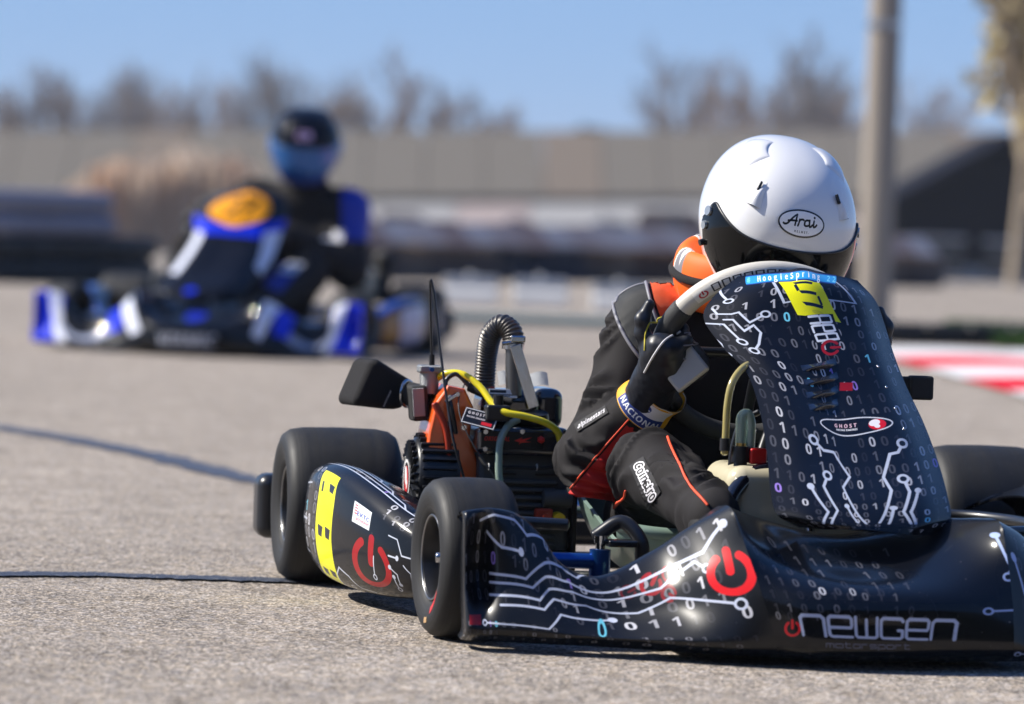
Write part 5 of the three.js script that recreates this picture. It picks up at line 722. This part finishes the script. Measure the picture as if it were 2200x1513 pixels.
  { const wt = canvas(512, 128, (c) => { c.fillStyle = '#1c1b1d'; c.fillRect(0, 0, 512, 128); c.fillStyle = '#d8d6da'; c.font = 'italic bold 84px sans-serif'; c.save(); c.translate(20, 92); c.transform(1, 0, -.3, 1, 0, 0); c.fillText('alpinestars', 0, 0, 470); c.restore(); }); put('sleeve_print', patchGeo(f, [[[-0.275, 0.323, 0], [-0.235, 0.36, 0.06]], [[-0.27, 0.309, 0.01], [-0.23, 0.347, 0.07]]], 22, 8, .0022), decalMat(wt, 0.75), body); }
  put('leg_seam', seamGeo(f, [[-0.154, 0.315, 0.2], [-0.153, 0.301, 0.22], [-0.151, 0.272, 0.28], [-0.151, 0.242, 0.36], [-0.146, 0.216, 0.48]], .0024, .0022), SUIT.seam, body);
  put('leg_seam', seamGeo(f, [[-0.222, 0.188, 0.08], [-0.208, 0.201, 0.12], [-0.209, 0.215, 0.14]], .0022, .0022, 24), SUIT.seam, body);
  { const lt = canvas(512, 160, (c) => { c.fillStyle = '#201f21'; c.fillRect(0, 0, 512, 160); c.lineJoin = 'round'; c.font = 'italic bold 118px sans-serif'; c.strokeStyle = '#e4e2e6'; c.lineWidth = 26; c.strokeText('Coinstro', 18, 118, 476); c.fillStyle = '#29282b'; c.lineWidth = 3; c.fillText('Coinstro', 18, 118, 476); }); put('shin_print', patchGeo(f, [[[-0.194, 0.278, 0.2], [-0.186, 0.225, 0.31]], [[-0.215, 0.261, 0.19], [-0.205, 0.198, 0.3]]], 30, 10, .0022), decalMat(lt, 0.75), body); }
  // gloves on the grips
  const t = 35 * RAD, U = V(0, Math.cos(t), Math.sin(t)), Fv = V(0, -Math.sin(t), Math.cos(t));
  for (const s of [-1, 1]) {
    const th = (s < 0 ? 192 : -12) * RAD, tg = (s < 0 ? 177 : 3) * RAD, grip = V(.014 + Math.cos(tg) * .172, .456, .135).addScaledVector(U, Math.sin(tg) * .172), wr = s < 0 ? J.wristR : J.wristL, Tv = V(s < 0 ? Math.sin(th) : -Math.sin(th), 0, 0).addScaledVector(U, Math.abs(Math.cos(th))), Ov = V(Math.cos(th), 0, 0).addScaledVector(U, Math.sin(th)), fld = gloveField(grip, Tv, Ov, Fv, wr, .0195, s < 0 ? [capsule([-0.146, 0.425, 0.118], [-0.125, 0.435, 0.148], .025, .026), capsule([-0.138, 0.452, 0.15], [-0.108, 0.428, 0.15], .022, .021), capsule([-0.114, 0.459, 0.15], [-0.093, 0.439, 0.145], .017, .016)] : []);
    const c = grip.clone().lerp(V(wr), .4), gl = put('glove', isoMesh(fld, c.toArray(), .125, 92, 10), SUIT.glove, driver);
    if (s < 0) {
      { const c2 = press(fld, V([-0.137, 0.438, 0.2]), -.002), n2 = V(-.34, .22, .91).normalize(), up2 = V([-0.116, 0.47, 0.2]).sub(V([-0.166, 0.378, 0.1])).normalize(), pg = rbox(.074, .066, .011, .0045, 4), q4 = pg.attributes.position; for (let i = 0; i < q4.count; i++) q4.setZ(i, q4.getZ(i) - 5.2 * q4.getX(i) ** 2 - 3 * q4.getY(i) ** 2); pg.computeVertexNormals(); const X2 = up2.clone().cross(n2).normalize(), Y2 = n2.clone().cross(X2); pg.applyMatrix4(new THREE.Matrix4().makeBasis(X2, Y2, n2)); put('knuckle_pad', pg.translate(c2.x, c2.y, c2.z), SUIT.pad, gl); }
      put('glove_piping', seamGeo(fld, [[-0.137, 0.491, 0.19], [-0.155, 0.471, 0.16], [-0.169, 0.443, 0.14], [-0.18, 0.414, 0.12]], .0020, .001, 40), SUIT.white, gl);
      for (const k of [0, 1, 2]) put('finger_print', seamGeo(fld, [[-0.132, 0.489, 0.2], [-0.117, 0.492, 0.2], [-0.105, 0.498, 0.2]].map((p) => [p[0], p[1] - k * .022, p[2] + .0]), .0012, .0006, 16), SUIT.piping, gl);
      const ys = canvas(32, 8, (c2) => { c2.fillStyle = '#10131a'; c2.fillRect(0, 0, 32, 8); c2.fillStyle = '#c8b422'; c2.fillRect(0, 0, 18, 8); }); ys.wrapS = ys.wrapT = THREE.RepeatWrapping;
      put('thumb_stitching', seamGeo(fld, [[-0.181, 0.45, 0.12], [-0.18, 0.481, 0.12], [-0.172, 0.504, 0.13], [-0.154, 0.514, 0.14]], .0014, .0006, 30), mat([0.5, 0.42, 0.03], 0.7), gl);
    }
    // cuff
    const E = V(s < 0 ? J.elbowR : J.elbowL), W = V(wr), ax = W.clone().sub(E).normalize(), e1 = V(0, 0, 1).cross(ax).normalize(), e2 = ax.clone().cross(e1), C0 = W.clone().addScaledVector(ax, .014), cam = V(s * .10, .02, .99), a0 = Math.atan2(cam.dot(e2), cam.dot(e1));
    const cuffT = canvas(1024, 256, (c2) => { c2.fillStyle = '#e6a70c'; c2.fillRect(0, 0, 1024, 256); const X = 470, w = 330; c2.fillStyle = '#e9e9f4'; c2.fillRect(X, 34, w, 214); c2.fillStyle = '#223a86'; c2.fillRect(X, 150, w, 96); c2.fillStyle = '#ffffff'; c2.font = 'bold 66px sans-serif'; c2.textAlign = 'center'; c2.fillText('NACIONAL', X + w / 2, 222, w - 14); c2.fillStyle = '#223a86'; c2.beginPath(); c2.arc(X + w / 2, 92, 36, 0, 7); c2.fill(); c2.strokeStyle = '#e9e9f4'; c2.lineWidth = 11; c2.beginPath(); c2.arc(X + w / 2 - 12, 98, 18, -2.6, .6); c2.stroke(); c2.beginPath(); c2.arc(X + w / 2 + 12, 86, 16, .3, 3.4); c2.stroke(); c2.fillStyle = '#14151b'; c2.fillRect(0, 0, 1024, 12); c2.strokeStyle = '#e0e0e6'; c2.lineWidth = 7; c2.beginPath(); for (let x = 0; x < 1024; x += 8) c2.lineTo(x, 18 + 7 * Math.sin(x * .05)); c2.stroke(); });
    const ring = (u, v, o) => { const a = (u - .62) * Math.PI * 2 * (s < 0 ? 1 : -1) + a0, R = .0495 + .004 * Math.cos(v * 6.28) * .5 + o + .0015 * N(u * 9, v * 3, 2); return C0.clone().addScaledVector(e1, Math.cos(a) * R).addScaledVector(e2, Math.sin(a) * R).addScaledVector(ax, lerp(.032, -.028, v)); };
    put('glove_cuff', sheet((u, v) => ring(u, v, 0), 72, 10, true), mat([1, 1, 1], 0.55, { map: cuffT, side: THREE.DoubleSide }), gl);
  }
}

// ---------- the rear kart and its driver, further up the track ----------
const rear = thing('racing_kart', 'blue and white racing kart with orange number plate in the blurred distance', 'kart');
rear.position.set(-1.20, 0, -12.9); rear.rotation.y = -10.5 * RAD; rear.scale.setScalar(1.12);
{
  const sx = (k) => (f) => (u, v) => { const p = f(u, v); p.x *= k; return p; }, BL = '#0b2bd0', WH = '#dfe3f0', BK = '#06070c';
  for (const s of [-1, 1]) { wheel(rear, 'front_wheel', s * .56, .1285, .52, false, s, -10 * RAD); }
  wheel(rear, 'rear_wheel', -.60, .14, -.52, true, -1); wheel(rear, 'rear_wheel', .60, .14, -.52, true, 1);
  for (const s of [-1, 1]) put('wheel_cover', turnX([[s * .092, 0], [s * .092, .05], [s * .088, .062]], 40).translate(s * .60, .14, -.52), mat([0.10, 0.13, 0.3], 0.3, { cc: 1 }), rear);
  const paint = (tex) => mat([1, 1, 1], 0.4, { map: tex, cc: 0.6, ccr: 0.06, specularIntensity: 0.2 });
  const wingArt = (flip) => canvas(512, 256, (c) => { c.save(); if (flip) { c.translate(512, 0); c.scale(-1, 1); } c.fillStyle = BK; c.fillRect(0, 0, 512, 256); c.fillStyle = BL; c.fillRect(0, 0, 235, 256); c.fillStyle = WH; c.beginPath(); c.moveTo(150, 0); c.lineTo(205, 0); c.lineTo(285, 256); c.lineTo(0, 256); c.lineTo(0, 222); c.lineTo(215, 222); c.fill(); c.fillStyle = '#8d93a6'; c.beginPath(); c.moveTo(230, 110); c.bezierCurveTo(300, 170, 360, 140, 420, 70); c.lineTo(440, 90); c.bezierCurveTo(380, 190, 300, 200, 230, 140); c.fill(); c.fillStyle = BL; c.fillRect(395, 40, 50, 90); c.fillStyle = WH; c.beginPath(); c.moveTo(430, 20); c.lineTo(480, 20); c.lineTo(512, 150); c.lineTo(480, 160); c.fill(); c.restore(); });
  const nose = group('front_fairing', rear);
  put('fairing_centre', shell(sx(1.10)(SURF.fairing), 36, 30, .004), paint(canvas(256, 256, (c) => { c.fillStyle = BK; c.fillRect(0, 0, 256, 256); c.fillStyle = '#c9ccd6'; c.font = 'bold 62px sans-serif'; c.textAlign = 'center'; c.fillText('KOSMIC', 128, 200, 150); c.fillStyle = '#1022a8'; c.beginPath(); c.arc(128, 90, 24, 0, 7); c.fill(); })), nose);
  put('fairing_wing', shell(sx(1.10)(SURF.wing), 60, 30, .004), paint(wingArt(false)), nose);
  put('fairing_wing', shell((u, v) => { const p = SURF.wingL(1 - u, v); p.x *= -1.10; return p; }, 60, 30, .004), paint(wingArt(true)), nose);
  put('steering_panel', shell((u, v) => { const p = SURF.panel(u, v); p.x = (p.x - .03) * 1.12 + (p.y - .3) * .26; p.y *= 1.05; return p; }, 36, 60, .004), paint(canvas(512, 1024, (c) => { c.fillStyle = '#0a0a10'; c.fillRect(0, 0, 512, 1024); c.fillStyle = '#f2a006'; c.beginPath(); c.ellipse(250, 190, 180, 140, 0, 0, 7); c.fill(); c.fillStyle = '#2a1a10'; c.font = 'bold 190px sans-serif'; c.textAlign = 'center'; c.fillText('27', 260, 262); c.fillStyle = BL; c.beginPath(); c.moveTo(0, 250); c.quadraticCurveTo(250, 430, 512, 250); c.lineTo(512, 460); c.quadraticCurveTo(250, 330, 0, 460); c.fill(); c.fillStyle = WH; c.fillRect(0, 420, 60, 300); c.beginPath(); c.moveTo(440, 380); c.lineTo(512, 360); c.lineTo(512, 700); c.lineTo(470, 640); c.fill(); c.fillStyle = BL; c.beginPath(); c.arc(250, 850, 44, 0, 7); c.fill(); })), rear);
  const podT = paint(canvas(512, 256, (c) => { c.fillStyle = '#0b1028'; c.fillRect(0, 0, 512, 256); c.fillStyle = '#3a56a8'; c.fillRect(60, 30, 452, 40); c.fillStyle = '#c9b8c4'; c.fillRect(230, 90, 130, 90); c.fillStyle = '#a8742c'; c.fillRect(130, 80, 90, 120); c.fillRect(380, 100, 60, 90); c.fillStyle = '#3c2a5c'; c.fillRect(80, 180, 300, 40); }));
  put('side_pod', shell(SURF.pod, 40, 30, .004), podT, rear); put('side_pod', shell((u, v) => { const p = SURF.pod(1 - u, v); p.x = -p.x; return p; }, 40, 30, .004), podT, rear);
  put('rear_bumper', rbox(1.42, .11, .085, .022, 3).translate(0, .122, -.735), K.black, rear);
  for (const s of [-1, 1]) { put('chassis_rail', tubeGeo([[s * .3, .055, -.68], [s * .32, .05, 0], [s * .3, .055, .55], [s * .16, .06, .82]], .016, 30, 10), K.chrome, rear); put('spindle', rod([s * .32, .128, .52], [s * .5, .1285, .52], .014), K.chrome, rear); put('pod_bar', tubeGeo([[s * .31, .12, .17], [s * .55, .12, .1], [s * .55, .12, -.2], [s * .31, .12, -.3]], .011, 30, 8), K.chrome, rear); }
  put('rear_axle', rod([-.56, .14, -.52], [.56, .14, -.52], .02), K.steel, rear); put('floor_tray', boxAt(-.27, .27, .028, .033, .12, .82, .002), K.grey, rear);
  put('seat', shell((u, v) => { const [z, y, w] = crAt([[.28, .13, 0], [.1, .06, .4], [-.15, .05, .7], [-.28, .2, 1], [-.34, .42, .9]], 1 - v), a = (u - .5) * 2; return V(a * .2, y + Math.pow(Math.abs(a), 2.5) * .1, z + Math.pow(Math.abs(a), 2.5) * .05); }, 20, 24, .006), K.black, rear);
  put('engine_block', merged([boxAt(-.42, -.24, .09, .30, -.36, -.18, .02), boxAt(-.38, -.27, .30, .38, -.34, -.22, .02)]), K.grey, rear); put('intake_box', boxAt(.33, .45, .22, .33, -.5, -.3, .03), K.cream, rear); put('intake_stack', merged([rod([.46, .2, -.45], [.47, .36, -.47], .035, 20), at(new THREE.SphereGeometry(.05, 20, 14), .47, .37, -.47)]), K.matte, rear);
  const C = V(0, .47, .12), R = .17, t = 35 * RAD, U = V(0, Math.cos(t), Math.sin(t)), P = (a) => C.clone().add(V(Math.cos(a) * R, 0, 0)).addScaledVector(U, Math.sin(a) * R).toArray();
  const w = group('steering_wheel', rear); put('rim', tubeGeo(Array.from({ length: 24 }, (_, i) => P(i / 24 * Math.PI * 2)), .017, 90, 12, true), K.grip, w); put('spoke', rod(P(0), P(Math.PI), .01), K.black, w); put('steering_column', rod([0, .47, .12], [0, .07, .6], .01), K.steel, rear);

  const dr = thing('person', 'driver in black and blue suit with dark blue helmet upright in the rear kart', 'person'); dr.position.copy(rear.position); dr.rotation.copy(rear.rotation); dr.scale.setScalar(1.1);
  const J = { pelvis: [.04, .18, -.2], belly: [.08, .30, -.22], chest: [.16, .45, -.22], neck: [.22, .70, -.15], chestR: [.06, .46, -.2], chestL: [.30, .45, -.18], hipR: [-.05, .16, -.15], hipL: [.13, .16, -.15], shoulderR: [.0, .60, -.16], elbowR: [-.23, .38, -.06], wristR: [-.175, .46, .09], shoulderL: [.385, .575, -.16], elbowL: [.42, .34, -.06], wristL: [.205, .46, .09], kneeR: [-.17, .30, .18], ankleR: [-.12, .16, .55], kneeL: [.29, .32, .12], ankleL: [.16, .16, .55] };
  const f = suitField(J, .010, .022), g0 = isoMesh(f, [.06, .40, .1], .62, 96), [blueG, suitG] = cutGeo(g0, (p) => p.x - .385 + (p.y - .55) * .12, (p) => p.y > .46);
  const body = put('suit', suitG, SUIT.black, dr); put('sleeve_panel', blueG, mat([0.008, 0.03, 0.36], 0.6), body);
  const thigh = put('leg_panel', patchGeo(f, [[[.25, .35, .08], [.34, .32, .08]], [[.21, .27, .36], [.28, .24, .36]]], 12, 16, .003), mat([0.008, 0.03, 0.3], 0.6), body);
  put('knee_patch', patchGeo(f, [[[.25, .36, .2], [.31, .36, .2]], [[.25, .31, .2], [.31, .31, .2]]], 10, 10, .004), SUIT.white, body); put('sleeve_patch', patchGeo(f, [[[.37, .49, -.1], [.42, .49, -.1]], [[.37, .44, -.1], [.42, .44, -.1]]], 10, 10, .004), SUIT.white, body);
  for (const s of ['R', 'L']) { const a = V(J['ankle' + s]); put('shoe', isoMesh(blend([capsule(a.toArray(), [a.x, a.y - .055, a.z + .025], .043, .04), capsule([a.x, a.y - .06, a.z], [a.x, a.y - .035, a.z + .13], .036, .028)], .02), [a.x, a.y - .03, a.z + .05], .14, 24), SUIT.shoe, dr); }
  for (const s of [-1, 1]) { const th = (s < 0 ? 180 : 0) * RAD, grip = V(P(th)), wr = s < 0 ? J.wristR : J.wristL; put('glove', isoMesh(gloveField(grip, U, V(s, 0, 0), V(0, -Math.sin(t), Math.cos(t)), wr, .017), grip.clone().lerp(V(wr), .4).toArray(), .125, 56), s < 0 ? SUIT.glove : SUIT.glove, dr); }
  const hm = helmet(dr, { shell: mat([0.002, 0.003, 0.008], 0.35, { cc: 0.35, ccr: 0.12, specularIntensity: 0.15 }), visor: mat([0.003, 0.10, 0.34], 0.2, { metalness: 0.3, cc: 0.4, ccr: 0.05 }), trim: mat([0.05, 0.25, 0.6], 0.3), brow: 8 });
  hm.position.set(.215, .828, -.11); hm.scale.setScalar(1.08); hm.rotation.order = 'YXZ'; hm.rotation.set(12 * RAD, 10 * RAD, -2 * RAD);
  const bt = canvas(128, 64, (c) => { c.fillStyle = '#caa8c8'; c.fillRect(0, 0, 128, 64); c.fillStyle = '#3a2a50'; c.fillRect(14, 14, 60, 30); }); logoOnHelmet(hm, bt, 0, 25, 22, 11, undefined, 'brow_badge');
  put('cheek_panel', sheet((u, v) => hPt(lerp(-85, 85, u), lerp(-29, -46, v), .0012), 30, 10), mat([0.012, 0.05, 0.32], 0.3, { cc: 1 }), hm);
}

renderer.render(scene, camera);
